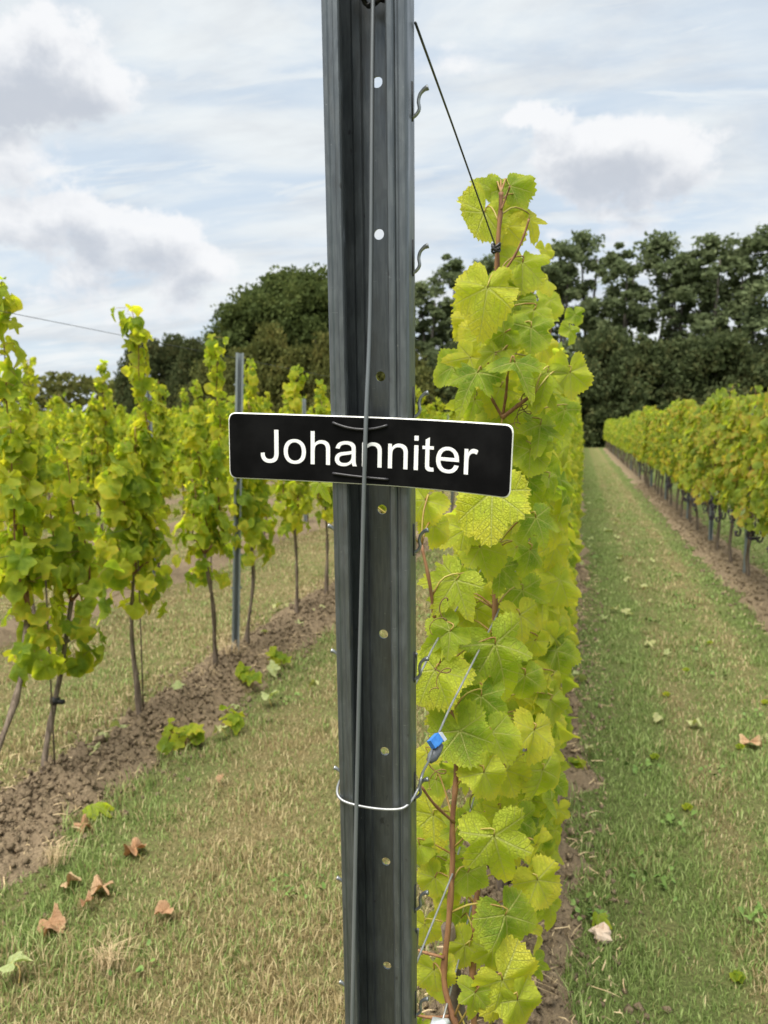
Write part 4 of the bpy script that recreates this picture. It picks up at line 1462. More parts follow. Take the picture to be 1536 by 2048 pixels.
# lettering: outlines in font units; 'c' marks a quadratic control point
GLYPH = {
    'J': (1024, ['59,416 234,440 c241,272 297,210 c353,148 452,148 c525,148 578,181 c631,215 651,272 c671,330 671,456 671,1466 865,1466 865,467 c865,283 820,182 c776,81 679,28 c583,-25 453,-25 c260,-25 157,86 c55,197 59,416']),
    'o': (1139, ['68,531 c68,826 232,968 c369,1086 566,1086 c785,1086 924,942 c1063,799 1063,546 c1063,341 1001,223 c940,106 822,41 c705,-24 566,-24 c343,-24 205,119 c68,262 68,531',
                 '253,531 c253,327 342,225 c431,124 566,124 c700,124 789,226 c878,328 878,537 c878,734 788,835 c699,937 566,937 c431,937 342,836 c253,735 253,531']),
    'h': (1139, ['135,0 135,1466 315,1466 315,940 c441,1086 633,1086 c751,1086 838,1039 c925,993 962,911 c1000,829 1000,673 1000,0 820,0 820,673 c820,808 761,869 c703,931 596,931 c516,931 445,889 c375,848 345,777 c315,706 315,581 315,0']),
    'a': (1139, ['828,131 c728,46 635,11 c543,-24 437,-24 c262,-24 168,61 c74,147 74,280 c74,358 109,422 c145,487 202,526 c260,565 332,585 c385,599 492,612 c710,638 813,674 c814,711 814,721 c814,831 763,876 c694,937 558,937 c431,937 370,892 c310,848 281,735 105,759 c129,872 184,941 c239,1011 343,1048 c447,1086 584,1086 c720,1086 805,1054 c890,1022 930,973 c970,925 986,851 c995,805 995,685 995,445 c995,194 1006,127 c1018,61 1052,0 864,0 c836,56 828,131',
                 '813,533 c715,493 519,465 c408,449 362,429 c316,409 291,370 c266,332 266,285 c266,213 320,165 c375,117 480,117 c584,117 665,162 c746,208 784,287 c813,348 813,467 813,533']),
    'n': (1139, ['135,0 135,1062 297,1062 297,911 c414,1086 635,1086 c731,1086 811,1051 c892,1017 932,961 c972,905 988,828 c998,778 998,653 998,0 818,0 818,646 c818,756 797,810 c776,865 722,897 c669,930 597,930 c482,930 398,857 c315,784 315,580 315,0']),
    'i': (455, ['136,1259 136,1466 316,1466 316,1259', '136,0 136,1062 316,1062 316,0']),
    't': (569, ['528,161 554,2 c478,-14 418,-14 c320,-14 266,17 c212,48 190,98 c168,149 168,311 168,922 36,922 36,1062 168,1062 168,1325 347,1433 347,1062 528,1062 528,922 347,922 347,301 c347,224 356,202 c366,180 387,167 c409,154 449,154 c479,154 528,161']),
    'e': (1139, ['862,342 1048,319 c1004,156 885,66 c766,-24 581,-24 c348,-24 211,119 c75,263 75,522 c75,790 213,938 c351,1086 571,1086 c784,1086 919,941 c1054,796 1054,533 c1054,517 1053,485 261,485 c271,310 360,217 c449,124 582,124 c681,124 751,176 c821,228 862,342',
                 '271,633 864,633 c852,767 796,834 c710,938 573,938 c449,938 364,855 c280,772 271,633']),
    'r': (682, ['133,0 133,1062 295,1062 295,901 c357,1014 409,1050 c462,1086 525,1086 c616,1086 710,1028 648,861 c582,900 516,900 c457,900 410,864 c363,829 343,766 c313,670 313,556 313,0'])}


def outline(txt):
    pts, ctrl = [], None
    for tok in txt.split():
        c = tok[0] == 'c'
        x, y_ = (float(q) for q in tok.lstrip('c').split(','))
        if c:
            ctrl = (x, y_)
        elif ctrl:
            x0, y0 = pts[-1]
            for i in range(1, 7):
                t = i / 6
                pts.append(((1 - t) ** 2 * x0 + 2 * t * (1 - t) * ctrl[0] + t * t * x, (1 - t) ** 2 * y0 + 2 * t * (1 - t) * ctrl[1] + t * t * y_))
            ctrl = None
        else:
            pts.append((x, y_))
    if abs(pts[0][0] - pts[-1][0]) + abs(pts[0][1] - pts[-1][1]) < 1:
        pts.pop()
    return pts


ku, kv = 0.2236 / 9537, 0.0334 / 1466
penx = 0.0
for chh in 'Johanniter':
    adv, outs = GLYPH[chh]
    cu = bpy.data.curves.new('letter', 'CURVE')
    cu.dimensions = '2D'
    cu.fill_mode = 'BOTH'
    for tx in outs:
        pts = outline(tx)
        sp = cu.splines.new('POLY')
        sp.points.add(len(pts) - 1)
        for q, (x, y_) in zip(sp.points, pts):
            q.co = (x / 1000, y_ / 1000, 0, 1)
        sp.use_cyclic_u = True
    tmp = bpy.data.objects.new('letter', cu)
    me = bpy.data.meshes.new_from_object(tmp)
    for vtx in me.vertices:
        u = -0.1112 + (vtx.co.x * 1000 + penx - 55) * ku
        vv = -0.0157 + vtx.co.y * 1000 * kv
        vtx.co = sgn_pt(u, vv, 0.0005)
    me.materials.clear()
    me.materials.append(WHITE_PRINT)
    me.name = 'letter'
    bpy.data.objects.remove(tmp)
    obj('letter', me, sign)
    penx += adv
for (u0, v0, u1, v1, sag) in ((-0.0352, 0.0269, 0.0196, 0.0262, 0.0052), (-0.0350, -0.0238, 0.0217, -0.0268, 0.0006)):
    m = MB()
    P = [sgn_pt(u0, v0, -0.002)]
    for t in np.linspace(0, 1, 14):
        P.append(sgn_pt(u0 + (u1 - u0) * t, v0 + (v1 - v0) * t - sag * 4 * t * (1 - t), 0.0012))
    P.append(sgn_pt(u1, v1, -0.002))
    m.tube(P, 0.0013, 7)
    obj('cord', m.mesh('cord', [simple('cord_black', (0.02, 0.02, 0.024), (0.045, 0.045, 0.05), 90, 0.35)]), sign)

# ------------------------------------------------------------------ trellis wires of this row
def wire(pts, r, label, n=None, group=None, material=WIRE):
    pts = np.asarray(pts, float)
    if n == 90:
        P = smoothpath(pts, n)
    else:
        P = np.concatenate([np.linspace(pts[i], pts[i + 1], 6, endpoint=False) for i in range(len(pts) - 1)] + [pts[-1:]])
    m = MB()
    m.tube(P - P[0], r, 6)
    o = obj('trellis_wire', m.mesh('trellis_wire', [material]), loc=P[0])
    return tag(o, label, 'wire', group)


w1 = [pp(0.041, 0.372, 0.034), at(905, 250, 1.06), at(990, 490, 1.40), np.array([X_OWN, 2.6, 1.90]), np.array([X_OWN, 4.0, 1.95]), np.array([X_OWN, 30.0, 1.97]), np.array([X_OWN, ROW_END, 1.97])]
wire(w1, 0.0013, 'dark top trellis wire slanting from the post down to the tallest vine shoot', material=WIRE_BACKLIT)
tie = MB()
for i in range(3):
    c = at(992, 496, 1.40)
    tie.tube([c + 0.007 * np.array([math.cos(t), math.sin(t) * 0.8, 0.5 * math.sin(2 * t + i)]) + np.array([0, 0, 0.004 * (i - 1)]) for t in np.linspace(0, 6.2, 14)], 0.0022, 5)
obj('tie', tie.mesh('tie', [BLACK_TIE_SLOT]), ev, loc=-EV)
loop = [pp(0.030, -0.372, 0.054), pp(-0.030, -0.392, 0.056), pp(-0.0435, -0.398, 0.040), pp(-0.0450, -0.403, 0.010), pp(-0.036, -0.408, -0.004), pp(-0.012, -0.4105, -0.0075), pp(0.018, -0.4105, -0.0065), pp(0.036, -0.407, -0.002),
        pp(0.0445, -0.398, 0.018), pp(0.0475, -0.385, 0.032), at(858, 1520, 0.90), at(866, 1492, 0.96)]
wire(loop, 0.00165, 'bright wire looped once round the post and led up to the blue tensioner', 90)
wire([at(866, 1492, 0.96), at(900, 1415, 1.06), at(990, 1238, 1.40), at(1035, 1132, 1.75), np.array([X_OWN, 4.0, 1.09]), np.array([X_OWN, ROW_END, 1.09])], 0.00165, 'bright trellis wire rising from the blue tensioner into the leaves')
wire([pp(0.041, -0.245, 0.03), at(830, 1370, 0.97), at(862, 1303, 1.08), at(880, 1270, 1.25), np.array([X_OWN, 4.0, 1.30])], 0.0016, 'short bright wire beside the hook right of the post, above the blue tensioner')
wire([pp(0.041, -0.585, 0.034), at(832, 1928, 0.97), at(905, 1748, 1.16), np.array([X_OWN, 3.0, 0.80]), np.array([X_OWN, ROW_END, 0.80])], 0.0016, 'bright trellis wire at lower right of the post, meeting the cane')
wire([at(884, 2046, 1.10), at(915, 1930, 1.2), at(950, 1780, 1.36), np.array([X_OWN, 3.0, 0.64]), np.array([X_OWN, ROW_END, 0.64])], 0.0016, 'lowest bright trellis wire, rising from the pale cast tensioner')

# blue and grey tensioner on the wire
c = at(870, 1486, 0.95)
dr = at(900, 1415, 1.06) - at(858, 1520, 0.90)
dr = dr - 0.75 * FWD * (dr @ FWD)
dr /= np.linalg.norm(dr)
xx_ = np.cross(-FWD, dr)
xx_ /= np.linalg.norm(xx_)
Rm = np.stack([xx_, np.cross(dr, xx_), dr], 1)
tz = thing('wire_tensioner', 'small blue and grey wire tensioner beside the post', 'tensioner', c)
m = MB()
m.box((0, 0, 0.003), (0.0118, 0.009, 0.0172), 0, Rm)
m.box(Rm @ np.array((0, 0.0048, 0.003)), (0.009, 0.0014, 0.0115), 0, Rm)
obj('blue_body', m.mesh('blue_body', [BLUE], False), tz)
m = MB()
m.box(Rm @ np.array((-0.001, -0.001, 0.0138)), (0.0118, 0.009, 0.0055), 0, Rm)
obj('white_cap', m.mesh('white_cap', [GREY_LT], False), tz)
m = MB()
m.tube([Rm @ np.array(q) for q in ((-0.013, -0.004, -0.020), (-0.012, -0.004, -0.012), (-0.010, -0.005, 0.0), (-0.009, -0.005, 0.010))], [0.004, 0.0075, 0.007, 0.004], 8)
obj('grey_lever', m.mesh('grey_lever', [GREY_PL]), tz)
tz2 = thing('wire_tensioner', 'pale cast metal tensioner at the bottom edge of the picture', 'tensioner', at(880, 2052, 1.10))
m = MB()
m.box((0, 0, 0), (0.026, 0.014, 0.016))
m.tube([(-0.018, -0.002, -0.006), (-0.006, -0.006, 0.004), (0.008, -0.006, 0.010), (0.014, 0, 0.012)], [0.004, 0.008, 0.008, 0.004], 8)
obj('body', m.mesh('body', [GREY_LT]), tz2)


# ------------------------------------------------------------------ line posts of the other rows
def channel_post(hgt, wdt=0.055, dep=0.032):
    m = MB()
    pr = [(-wdt / 2 + 0.012, 0.004), (-wdt / 2 + 0.012, 0), (-wdt / 2, 0), (-wdt / 2 - 0.001, 0.003), (-wdt / 2, dep), (-wdt / 2 + 0.006, dep + 0.002), (-0.008, dep + 0.002), (-0.006, dep - 0.002), (0.006, dep - 0.002), (0.008, dep + 0.002),
          (wdt / 2 - 0.006, dep + 0.002), (wdt / 2, dep), (wdt / 2 + 0.001, 0.003), (wdt / 2, 0), (wdt / 2 - 0.012, 0), (wdt / 2 - 0.012, 0.004)]
    zs = [-0.05, hgt * 0.5, hgt]
    k = len(pr)
    m.add([(a, n - dep / 2, z) for z in zs for a, n in pr], [(j * k + i, j * k + i + 1, (j + 1) * k + i + 1, (j + 1) * k + i) for j in range(2) for i in range(k - 1)])
    for i in range(7):
        for sg in (-1, 1):
            m.box((sg * (wdt / 2 + 0.006), 0, 0.5 + 0.22 * i), (0.010, 0.004, 0.012))
    return m.mesh('line_post', [POST_FAR], False)


LP = channel_post(2.02, 0.048, 0.03)


def line_post(x, y, label, group, hz=1.0, lean=0.0, rot=0.0):
    o = obj('line_post', LP, loc=(x, y, 0))
    o.scale = (1, 1, hz)
    o.rotation_euler = (0, lean, rot)
    return tag(o, label, 'post', group)


line_post(X_L1, on_ground(447, 1322)[1], 'grey steel stake standing among the young vines left of the sign', 'line posts of the left rows', 1.0, 0.035, 0.5)
yy = on_ground(447, 1322)[1]
for k in range(1, 12):
    line_post(X_L1, yy + 4.4 * k, 'grey steel stake further back in the first left row', 'line posts of the left rows', 0.99)
line_post(ROW_L[1], 6.85, 'grey steel stake rising above the leaves in the second left row', 'line posts of the left rows', 1.02, 0.0, 0.4)
for k in range(1, 9):
    line_post(ROW_L[1], 6.85 + 4.4 * k, 'grey steel stake further back in the second left row', 'line posts of the left rows', 0.98)
for k, yv in enumerate((8.55, 10.85, 13.1, 16.5, 20.0, 24.0, 28.0, 33.0, 38.0, 44.0, 50.0)):
    lab = ('grey steel stake nearest under the old vines right of the lane', 'grey steel stake second under the old vines right of the lane')[k] if k < 2 else 'grey steel stake further back under the old vines right of the lane'
    line_post(X_R + 0.02, yv, lab, 'line posts of the right row', 0.92, 0.0, 0.3)
for k in range(1, 10):
    line_post(X_OWN, 0.74 + 4.7 * k - 2.0, 'grey steel stake hidden in the leaves of the row behind the sign post', 'line posts of the row behind the sign post', 0.98)
for z, nm in ((1.99, 'top'), (1.05, 'middle')):
    wire([np.array([X_L1 + 0.03, 0.4, z]), np.array([X_L1 + 0.03, 12.0, z - 0.005]), np.array([X_L1 + 0.03, ROW_END, z])], 0.0012, '%s trellis wire of the first left row' % nm, 12, 'trellis wires of the left row', WIRE_BACKLIT)
wire([np.array([ROW_L[1] + 0.03, 2.0, 0.80]), np.array([ROW_L[1] + 0.03, 20.0, 0.80]), np.array([ROW_L[1] + 0.03, ROW_END, 0.8])], 0.0013, 'trellis wire of the second left row, seen through the gaps', 10, 'trellis wires of the left row')
wire([np.array([X_R, 2.5, 0.75]), np.array([X_R, 20.0, 0.75]), np.array([X_R, ROW_END, 0.75])], 0.0016, 'trellis wire under the old vines right of the lane', 10)
# thin training rods beside the first trunks
rod = MB()
rod.tube([(0, 0, -0.03), (0, 0, 1.0)], 0.004, 6)
rod_me = rod.mesh('training_rod', [BARK])
for (px, py, lab) in ((288, 1450, 'thin training rod beside the second trunk on the left strip'), (428, 1350, 'thin training rod just left of the steel stake'),
                      (112, 1580, 'thin training rod beside the nearest trunk at lower left')):
    p = on_ground(px, py)
    tag(obj('training_rod', rod_me, loc=(p[0], p[1], 0)), lab, 'rod', 'training rods of the left row')

# ------------------------------------------------------------------ fallen leaves, stones, weeds
FD = [leaf_geo(1 + 2 * (i % 2), 40, (0.25, 0.5, 0.75, 1.0), 700 + i, 2.3).mesh('fallen_leaf', [LEAF_DRY, PETIOLE]) for i in range(5)]
FP = [leaf_geo(i, 32, (0.5, 1.0), 720 + i, 2.0).mesh('fallen_leaf', [LEAF_PALE, PETIOLE]) for i in range(5)]
FG = [leaf_geo(i, 32, (0.5, 1.0), 740 + i, 1.8).mesh('fallen_leaf', [LEAF, PETIOLE]) for i in range(4)]
fr = random.Random(21)


def fallen(px, py, wpx, kinds, label, group=None, z=0.035, up=1.0):
    p = on_ground(px, py, z)
    dep = (p - np.array([0, 0, H])) @ FWD
    s = 0.72 * wpx / FPX * dep
    o = obj('fallen_leaf', kinds[fr.randrange(len(kinds))])
    a = fr.uniform(0, 2 * PI)
    o.matrix_basis = leaf_matrix(p, np.array([fr.gauss(0, 0.35), fr.gauss(0, 0.35), up]), np.array([math.cos(a), math.sin(a), 0.1]), s)
    return tag(o, label, 'leaf', group)


GB, GPL = 'brown leaves fallen on the left grass', 'pale leaves fallen round the left soil strip'
for px, py, wd_, lab in ((270, 1695, 66, 'curled orange brown leaf lying alone on the grass near the soil strip'), (138, 1762, 56, 'brown curled leaf on the grass below the dry grass tuft'),
                         (205, 1772, 66, 'brown and ochre leaf on the grass, right of two other brown leaves'), (172, 1803, 36, 'small brown folded leaf between larger brown leaves'),
                         (100, 1845, 74, 'large light brown crumpled leaf nearest the lower left corner'), (328, 1822, 48, 'lone pinkish brown leaf in the open grass, furthest from the soil'),
                         (442, 1556, 24, 'tiny orange leaf far out on the grass'), (165, 1648, 54, 'pale ochre dry leaf at the edge of the soil under a green leaf')):
    fallen(px, py, wd_, FD, lab, GB)
for px, py, wd_, lab in ((24, 1925, 88, 'large pale green leaf at the lower left corner of the picture'), (355, 1375, 40, 'pale green fallen leaf on the soil behind the second trunk'),
                         (210, 1465, 44, 'pale leaf on the soil, left of the second trunk foot'), (190, 1495, 46, 'pale folded leaf on the soil nearest the first trunk'), (240, 1450, 50, 'broad pale leaf touching the second trunk foot'),
                         (440, 1455, 44, 'pale leaf on the grass beside the middle of the strip'), (540, 1390, 48, 'pale leaf on the grass edge below the steel stake'), (545, 1335, 46, 'pale leaf right of the steel stake foot'),
                         (520, 1265, 40, 'pale leaf cluster leaf on soil by the knotty trunk'), (628, 1362, 30, 'pale leaf alone on grass near the sign post edge'), (470, 1410, 30, 'small pale leaf on the grass edge'),
                         (385, 1470, 40, 'pale leaf over the green seedling cluster'), (600, 1245, 36, 'pale leaf under the reddish trunk'), (640, 1220, 36, 'pale leaf close to the sign post among far trunks')):
    fallen(px, py, wd_, FP, lab, GPL, 0.075)
for k in range(26):
    px, py = fr.choice(((fr.uniform(300, 640), 0), (0, 0)))[0], 0
    xx = fr.choice((X_L1, ROW_L[1])) + fr.gauss(0, 0.25)
    yy = fr.uniform(5.5, 12)
    o = obj('fallen_leaf', FP[fr.randrange(5)])
    a = fr.uniform(0, 2 * PI)
    o.matrix_basis = leaf_matrix((xx, yy, 0.06), (fr.gauss(0, 0.3), fr.gauss(0, 0.3), 1), (math.cos(a), math.sin(a), 0), fr.uniform(0.07, 0.12))
    tag(o, 'pale leaf among many under the left rows', 'leaf', 'pale leaves scattered under the left rows')
fallen(185, 1610, 80, FG, 'bright green leaf on the soil edge near the first trunk', None, 0.06)
fallen(1160, 1352, 42, FP, 'whitish green leaf on the soil edge right of the end vine', 'pale leaves beside the right lane', 0.05)
fallen(1178, 1492, 26, FP, 'small pale leaf on the soil below the whitish one', 'pale leaves beside the right lane', 0.05)
fallen(1182, 1630, 30, FP, 'pale leaf at the lane edge near the bottom vine leaves', 'pale leaves beside the right lane', 0.05)
fallen(1196, 1832, 52, FG, 'green yellow leaf lying on the soil beside the lane, near a pale stone', None, 0.05)
fallen(1500, 1482, 52, FD, 'twisted beige dry leaf alone on the lane at the right', None)
for k in range(34):
    o = obj('fallen_leaf', FP[fr.randrange(5)])
    xx, yy = fr.choice((0.13, 0.25, 0.6, 0.5)) + fr.gauss(0, 0.14), fr.uniform(4.0, 16)
    a = fr.uniform(0, 2 * PI)
    o.matrix_basis = leaf_matrix((xx, yy, 0.04), (fr.gauss(0, 0.4), fr.gauss(0, 0.4), 1), (math.cos(a), math.sin(a), 0), fr.uniform(0.05, 0.085))
    tag(o, 'small pale leaf among many on the lane', 'leaf', 'pale leaves scattered along the lane')

st = MB()
rr = np.random.RandomState(2)
V, F = [], []
for i in range(6):
    for j in range(9):
        t, q = PI * (i + 0.5) / 6, 2 * PI * j / 9
        r = 0.026 * (1 + 0.18 * rr.randn())
        V.append((1.25 * r * math.sin(t) * math.cos(q), r * math.sin(t) * math.sin(q), 0.8 * r * math.cos(t)))
for i in range(5):
    for j in range(9):
        F.append((i * 9 + j, (i + 1) * 9 + j, (i + 1) * 9 + (j + 1) % 9, i * 9 + (j + 1) % 9))
F += [tuple(range(9)), tuple(range(45, 54))[::-1]]
st.add(V, F)
p = on_ground(1204, 1866, 0.03)
tag(obj('stone', st.mesh('stone', [STONE], False), loc=p), 'pale pinkish stone on the soil beside the lane', 'stone')


def tuft_mesh(seed, n, h, spread, name, material, wid=0.0014):
    r = np.random.RandomState(seed)
    az = r.uniform(0, 2 * PI, n)
    ln = h * r.uniform(0.5, 1.1, n)
    le = r.uniform(0.2, 1.3, n)
    b = np.stack([r.randn(n) * spread, r.randn(n) * spread, np.zeros(n)], -1)
    f = np.stack([np.cos(az), np.sin(az), 0 * az], -1)
    s = np.stack([-np.sin(az), np.cos(az), 0 * az], -1) * wid
    V = np.empty((n, 5, 3), np.float32)
    V[:, 0], V[:, 1] = b + s, b - s
    md = b + f * (ln * le * 0.3)[:, None] + np.stack([0 * ln, 0 * ln, ln * 0.7], -1)
    V[:, 2], V[:, 3] = md - s, md + s
    V[:, 4] = b + f * (ln * le)[:, None] + np.stack([0 * ln, 0 * ln, ln * np.clip(1 - 0.35 * le, 0.2, 1)], -1)
    return blades_mesh(name, V, r.rand(n, 3), material)


TD = [tuft_mesh(i, 90, 0.17, 0.03, 'dry_tuft', STRAW) for i in range(2)]
for k, (px, py, s, lab) in enumerate(((465, 1330, 1.0, 'dry grass tuft round the foot of the grey steel stake'), (110, 1740, 0.55, 'small dry straw tuft at the soil edge, lower left'),
                                      (415, 1375, 0.7, 'dry grass tuft at the slanting trunk foot'), (215, 1950, 0.5, 'sprawling dead grass stalk in the left foreground'), (1030, 2010, 0.8, 'dry straw tuft under the end vine at the bottom'))):
    p = on_ground(px, py, 0)
    o = obj('grass_tuft', TD[k % 2], loc=(p[0], p[1], 0.02))
    o.scale = (s, s, s)
    tag(o, lab, 'grass tuft')
# low seedlings with bright leaves
for k, (px, py, cnt, sp, lab) in enumerate(((362, 1490, 16, 0.075, 'clump of bright green vine seedlings on the soil edge of the left strip'), (500, 1370, 10, 0.07, 'low green seedling clump below the steel stake'),
                                            (560, 1330, 9, 0.06, 'small green seedling clump right of the steel stake'), (470, 1455, 8, 0.06, 'yellow green seedling clump at the grass edge'),
                                            (1150, 1545, 5, 0.03, 'small green weed on the soil right of the end vine'))):
    p = on_ground(px, py, 0.02)
    t = thing('seedling', lab, 'plant', (p[0], p[1], 0.02))
    m = MB()
    for i in range(cnt):
        a = fr.uniform(0, 2 * PI)
        q = np.array([math.cos(a), math.sin(a), 0]) * sp * fr.uniform(0.2, 1.3)
        zt = fr.uniform(0.03, 0.09)
        m.tube([(q[0] * 0.5, q[1] * 0.5, 0), (q[0], q[1], zt)], 0.0015, 4, 0, False)
        obj('leaf', MID_L[fr.randrange(8)], t, M=leaf_matrix((q[0], q[1], zt), np.array([fr.gauss(0, 0.5), fr.gauss(0, 0.5) - 0.4, 1]), q + (0, 0, -0.03), fr.uniform(0.05, 0.085)))
    obj('stem', m.mesh('stem', [CANE]), t)
wm = MB()
for i in range(5):
    a = i * 1.3
    V, F, UV = LOWG[i % 6]
    wm.add(V @ (frame((math.cos(a) * 0.6, math.sin(a) * 0.6, 0.8), (math.cos(a), math.sin(a), 0.4)) * 0.03).T + np.array((0.008 * math.cos(a), 0.008 * math.sin(a), 0.025)), F, 0, UV)
weed = wm.mesh('weed', [LEAF_L])
for px, py in ((1333, 1394), (1375, 1622), (1480, 1500), (1372, 1345), (1475, 1965), (1530, 1410), (1310, 1520), (1420, 1290)):
    p = on_ground(px, py, 0)
    tag(obj('weed', weed, loc=(p[0], p[1], 0.0)), 'tiny bright green weed in the lane grass', 'plant', 'tiny weeds in the lane')


# ------------------------------------------------------------------ trees beyond the vineyard
def tree_parts(seed, h, cw, base, nclump, per, leaf, kind, gap=1.0):
    """trunk with limbs; crown of many small leaf sprays gathered in clumps"""
    r = np.random.RandomState(seed)
    tr = MB()
    stems = 1 if kind != 'tall' else 2
    limb_tips = []
    for sidx in range(stems):
        bx, by = (r.randn() * 0.5, r.randn() * 0.4) if stems > 1 else (0, 0)
        lean_ = r.randn(2) * 0.03 * h
        T = smoothpath([(bx, by, -0.3), (bx + lean_[0] * 0.3, by + lean_[1] * 0.3, h * 0.35), (bx + lean_[0], by + lean_[1], h * 0.88)], 9)
        tr.tube(T, np.linspace(h * 0.016, h * 0.003, 9), 7)
        for k in range(9):
            t = r.uniform(0.28, 0.92)
            q = T[int(t * 8)]
            a = r.uniform(0, 2 * PI)
            ln = cw * 0.5 * r.uniform(0.5, 1.0) * (1.1 - 0.6 * t)
            e = q + np.array([math.cos(a) * ln, math.sin(a) * ln, ln * r.uniform(0.5, 1.3)])
            tr.tube(smoothpath([q, (q + e) / 2 + (0, 0, -0.15 * ln), e], 5), np.linspace(h * 0.005, h * 0.0015, 5), 5)
            limb_tips.append(e)
    cl = []
    while len(cl) < nclump:
        u = r.uniform(-1, 1, 3)
        z = base + (h - base) * (u[2] * 0.5 + 0.5)
        f = (z - base) / (h - base)
        if kind == 'tall':
            wr = cw * 0.5 * (0.62 + 0.42 * math.sin(PI * min(f * 1.02, 1)) - 0.42 * f ** 3)
        elif kind == 'oak':
            wr = cw * 0.5 * math.sqrt(max(1 - (2 * f - 0.86) ** 2 / 1.32, 0.05))
        else:
            wr = cw * 0.5 * math.sqrt(max(1 - f ** 2.4, 0.04))
        rad = math.hypot(u[0], u[1])
        if rad > 1:
            continue
        if kind != 'tall' and rad < 0.45 and f < 0.8:
            continue
        cl.append((u[0] * wr, u[1] * wr, z))
    cl = np.array(cl)
    csize = (cw * 0.5) * (0.18 if kind == 'tall' else 0.22) * gap
    n = nclump * per
    c = np.repeat(cl, per, 0)
    k = r.uniform(0.5, 1.35, nclump).repeat(per)
    P = c + np.clip(r.randn(n, 3), -1.6, 1.6) * np.array([1, 1, 0.8]) * (csize * 0.62 * k)[:, None]
    # leaf sprays: kites of four corners
    a = r.randn(n, 3)
    a /= np.linalg.norm(a, axis=1)[:, None]
    b = np.cross(a, r.randn(n, 3))
    b /= np.linalg.norm(b, axis=1)[:, None]
    s = leaf * r.uniform(0.6, 1.3, n)[:, None]
    V = np.stack([P - a * s, P + b * s * 0.55, P + a * s, P - b * s * 0.55], 1).astype(np.float32)
    return tr.mesh('trunk', [TREE_BARK]), V


def quads_mesh(name, V, material):
    n = len(V)
    me = bpy.data.meshes.new(name)
    me.vertices.add(n * 4)
    me.vertices.foreach_set('co', V.reshape(-1))
    me.loops.add(n * 4)
    me.loops.foreach_set('vertex_index', np.arange(n * 4, dtype=np.int32))
    me.polygons.add(n)
    me.polygons.foreach_set('loop_start', np.arange(n, dtype=np.int32) * 4)
    me.update(calc_edges=True)
    me.materials.append(material)
    return me


def tree_kind(args, material):
    t, V = tree_parts(*args)
    return t, quads_mesh('crown', V, material)


TALL = [tree_kind((10 + i, 20.0, [6.8, 5.6, 7.6, 6.2][i], 4.0, 95, 85, 0.235, 'tall'), TL_TALL) for i in range(4)]
OAK = [tree_kind((20 + i, 17.0, 11.5, 2.0, 125, 150, 0.29, 'oak'), TL_OAK) for i in range(2)]
BUSH = [tree_kind((30 + i, 9.0, 9.5, 0.0, 130, 150, 0.25, 'bush'), TL_BUSH) for i in range(3)]
BROWN = [tree_kind((40 + i, 7.0, 8.5, 0.0, 110, 130, 0.22, 'bush'), TL_BROWN) for i in range(2)]
trr = random.Random(15)


def place_tree(kind, x, y, sx, sz, name, label, cat, group):
    t = thing(name, label, cat, (x, y, 0), trr.uniform(0, 6.28), group)
    t.scale = (sx, sx, sz)
    obj('trunk', kind[0], t)
    obj('crown', kind[1], t)
    return t


GT = 'tall trees beyond the end of the lane'
TLAB = ['just right of the steel post', 'second right of the steel post', 'behind the top leaves of the end vine', 'just right of the end vine top', 'second right of the end vine', 'third right of the end vine, above the lane end',
        'fourth right of the end vine', 'fifth right of the end vine', 'sixth right of the end vine', 'last but one at the right edge', 'cut by the right edge'] + ['outside the picture at the right'] * 8
# right hand line of tall trees, tops by pixel
for i, (px, py, d) in enumerate(((848, 560, 74), (905, 500, 76), (985, 510, 79), (1120, 478, 74), (1172, 458, 78), (1245, 478, 73), (1312, 462, 77), (1368, 500, 75), (1430, 462, 74), (1478, 470, 78), (1530, 450, 73), (1600, 440, 75), (1680, 470, 77), (1770, 450, 74), (1870, 460, 76))):
    p = at(px, py, d)
    kk = TALL[i % 4]
    place_tree(kk, p[0], d, trr.uniform(1.0, 1.2), p[2] / 20.6, 'tall_tree', 'tall tree with sky showing through, ' + TLAB[i], 'tree', GT)
for i, (px, py, d) in enumerate(((500, 590, 72), (560, 545, 76), (625, 545, 73), (690, 560, 75), (455, 650, 74), (760, 560, 78))):
    p = at(px, py, d)
    place_tree(OAK[i % 2], p[0], d, 0.80 if i != 4 else 0.6, p[2] / 17.6, 'broad_tree', 'broad rounded green tree beyond the left vines, ' + ['leftmost full crown', 'tallest left of the post', 'touching the left side of the post', 'behind the post', 'smallest at the left end', 'hidden behind the post, right side'][i], 'tree', 'broad trees beyond the left vines')
GBU = 'big dark bushes at the end of the lane'
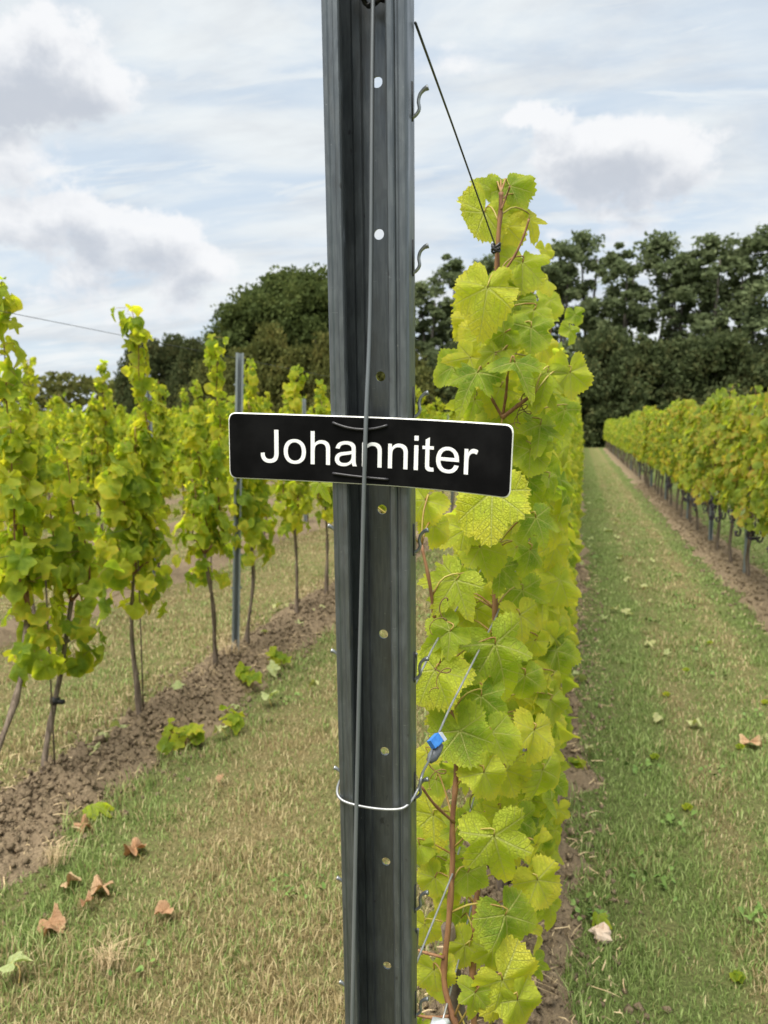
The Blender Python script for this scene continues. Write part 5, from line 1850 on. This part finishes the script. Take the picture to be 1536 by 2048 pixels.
for i, (px, py, d) in enumerate(((880, 690, 65), (950, 680, 66), (1060, 690, 65), (1150, 690, 63), (1215, 665, 66), (1290, 672, 64), (1370, 662, 66), (1440, 668, 64), (1510, 690, 65), (1590, 680, 64), (1690, 690, 66), (1800, 700, 65))):
    p = at(px, py, d)
    place_tree(BUSH[i % 3], p[0], d, trr.uniform(0.62, 0.95), p[2] / 10.0 * trr.uniform(0.86, 1.1), 'bush', 'big dark bush below the tall trees, ' + (['just right of the post', 'second right of the post', 'behind the end vine', 'left of the lane end', 'straight above the lane end', 'first right of the lane end', 'second right of the lane end', 'third right of the lane end', 'at the right edge'] + ['outside the picture at the right'] * 5)[i], 'bush', GBU)
for i, (px, py, d) in enumerate(((540, 672, 66), (600, 700, 64), (660, 690, 66), (480, 705, 65), (720, 690, 64), (800, 700, 66), (425, 735, 66), (850, 740, 64))):
    p = at(px, py, d)
    place_tree(BROWN[i % 2], p[0], d, 0.72, p[2] / 7.1, 'brownish_bush', 'brownish green bush beyond the left vines, ' + ['in the middle below the broad trees', 'close left of the post', 'touching the post', 'second from the left', 'behind the post', 'right of the post', 'leftmost and lowest', 'low, right beside the post'][i], 'bush', 'brownish bushes beyond the left vines')
for i, (px, py, d) in enumerate(((300, 690, 74), (350, 680, 76), (385, 690, 73), (270, 705, 78))):
    p = at(px, py, d)
    place_tree(BUSH[i % 3], p[0], d, 0.55, p[2] / 9.2, 'small_tree', 'small ragged tree left of the broad trees, ' + ['second from the left', 'tallest', 'nearest the broad trees', 'leftmost'][i], 'tree', 'small trees left of the broad trees')
# far hedgerow on the left horizon
r = np.random.RandomState(9)
n = 15000
hx = r.uniform(-330, -45, n)
hh = 9 + 5.0 * (fbm(hx * 0.05, hx * 0, 3, 4)) + 2.5 * vnoise(hx * 0.25, hx * 0, 3)
P = np.stack([hx, 150 + r.randn(n) * 3 - (hx + 45) * 0.05, hh * np.sqrt(r.rand(n)) * 1.0], -1)
a = r.randn(n, 3)
a /= np.linalg.norm(a, axis=1)[:, None]
b = np.cross(a, r.randn(n, 3))
b /= np.linalg.norm(b, axis=1)[:, None]
s = r.uniform(0.5, 1.1, n)[:, None]
V = np.stack([P - a * s, P + b * s * 0.6, P + a * s, P - b * s * 0.6], 1).astype(np.float32)
hd = obj('hedgerow', quads_mesh('hedgerow', V, TL_BROWN))
hd['kind'] = 'stuff'
hd['label'] = 'far low hedgerow along the left horizon'
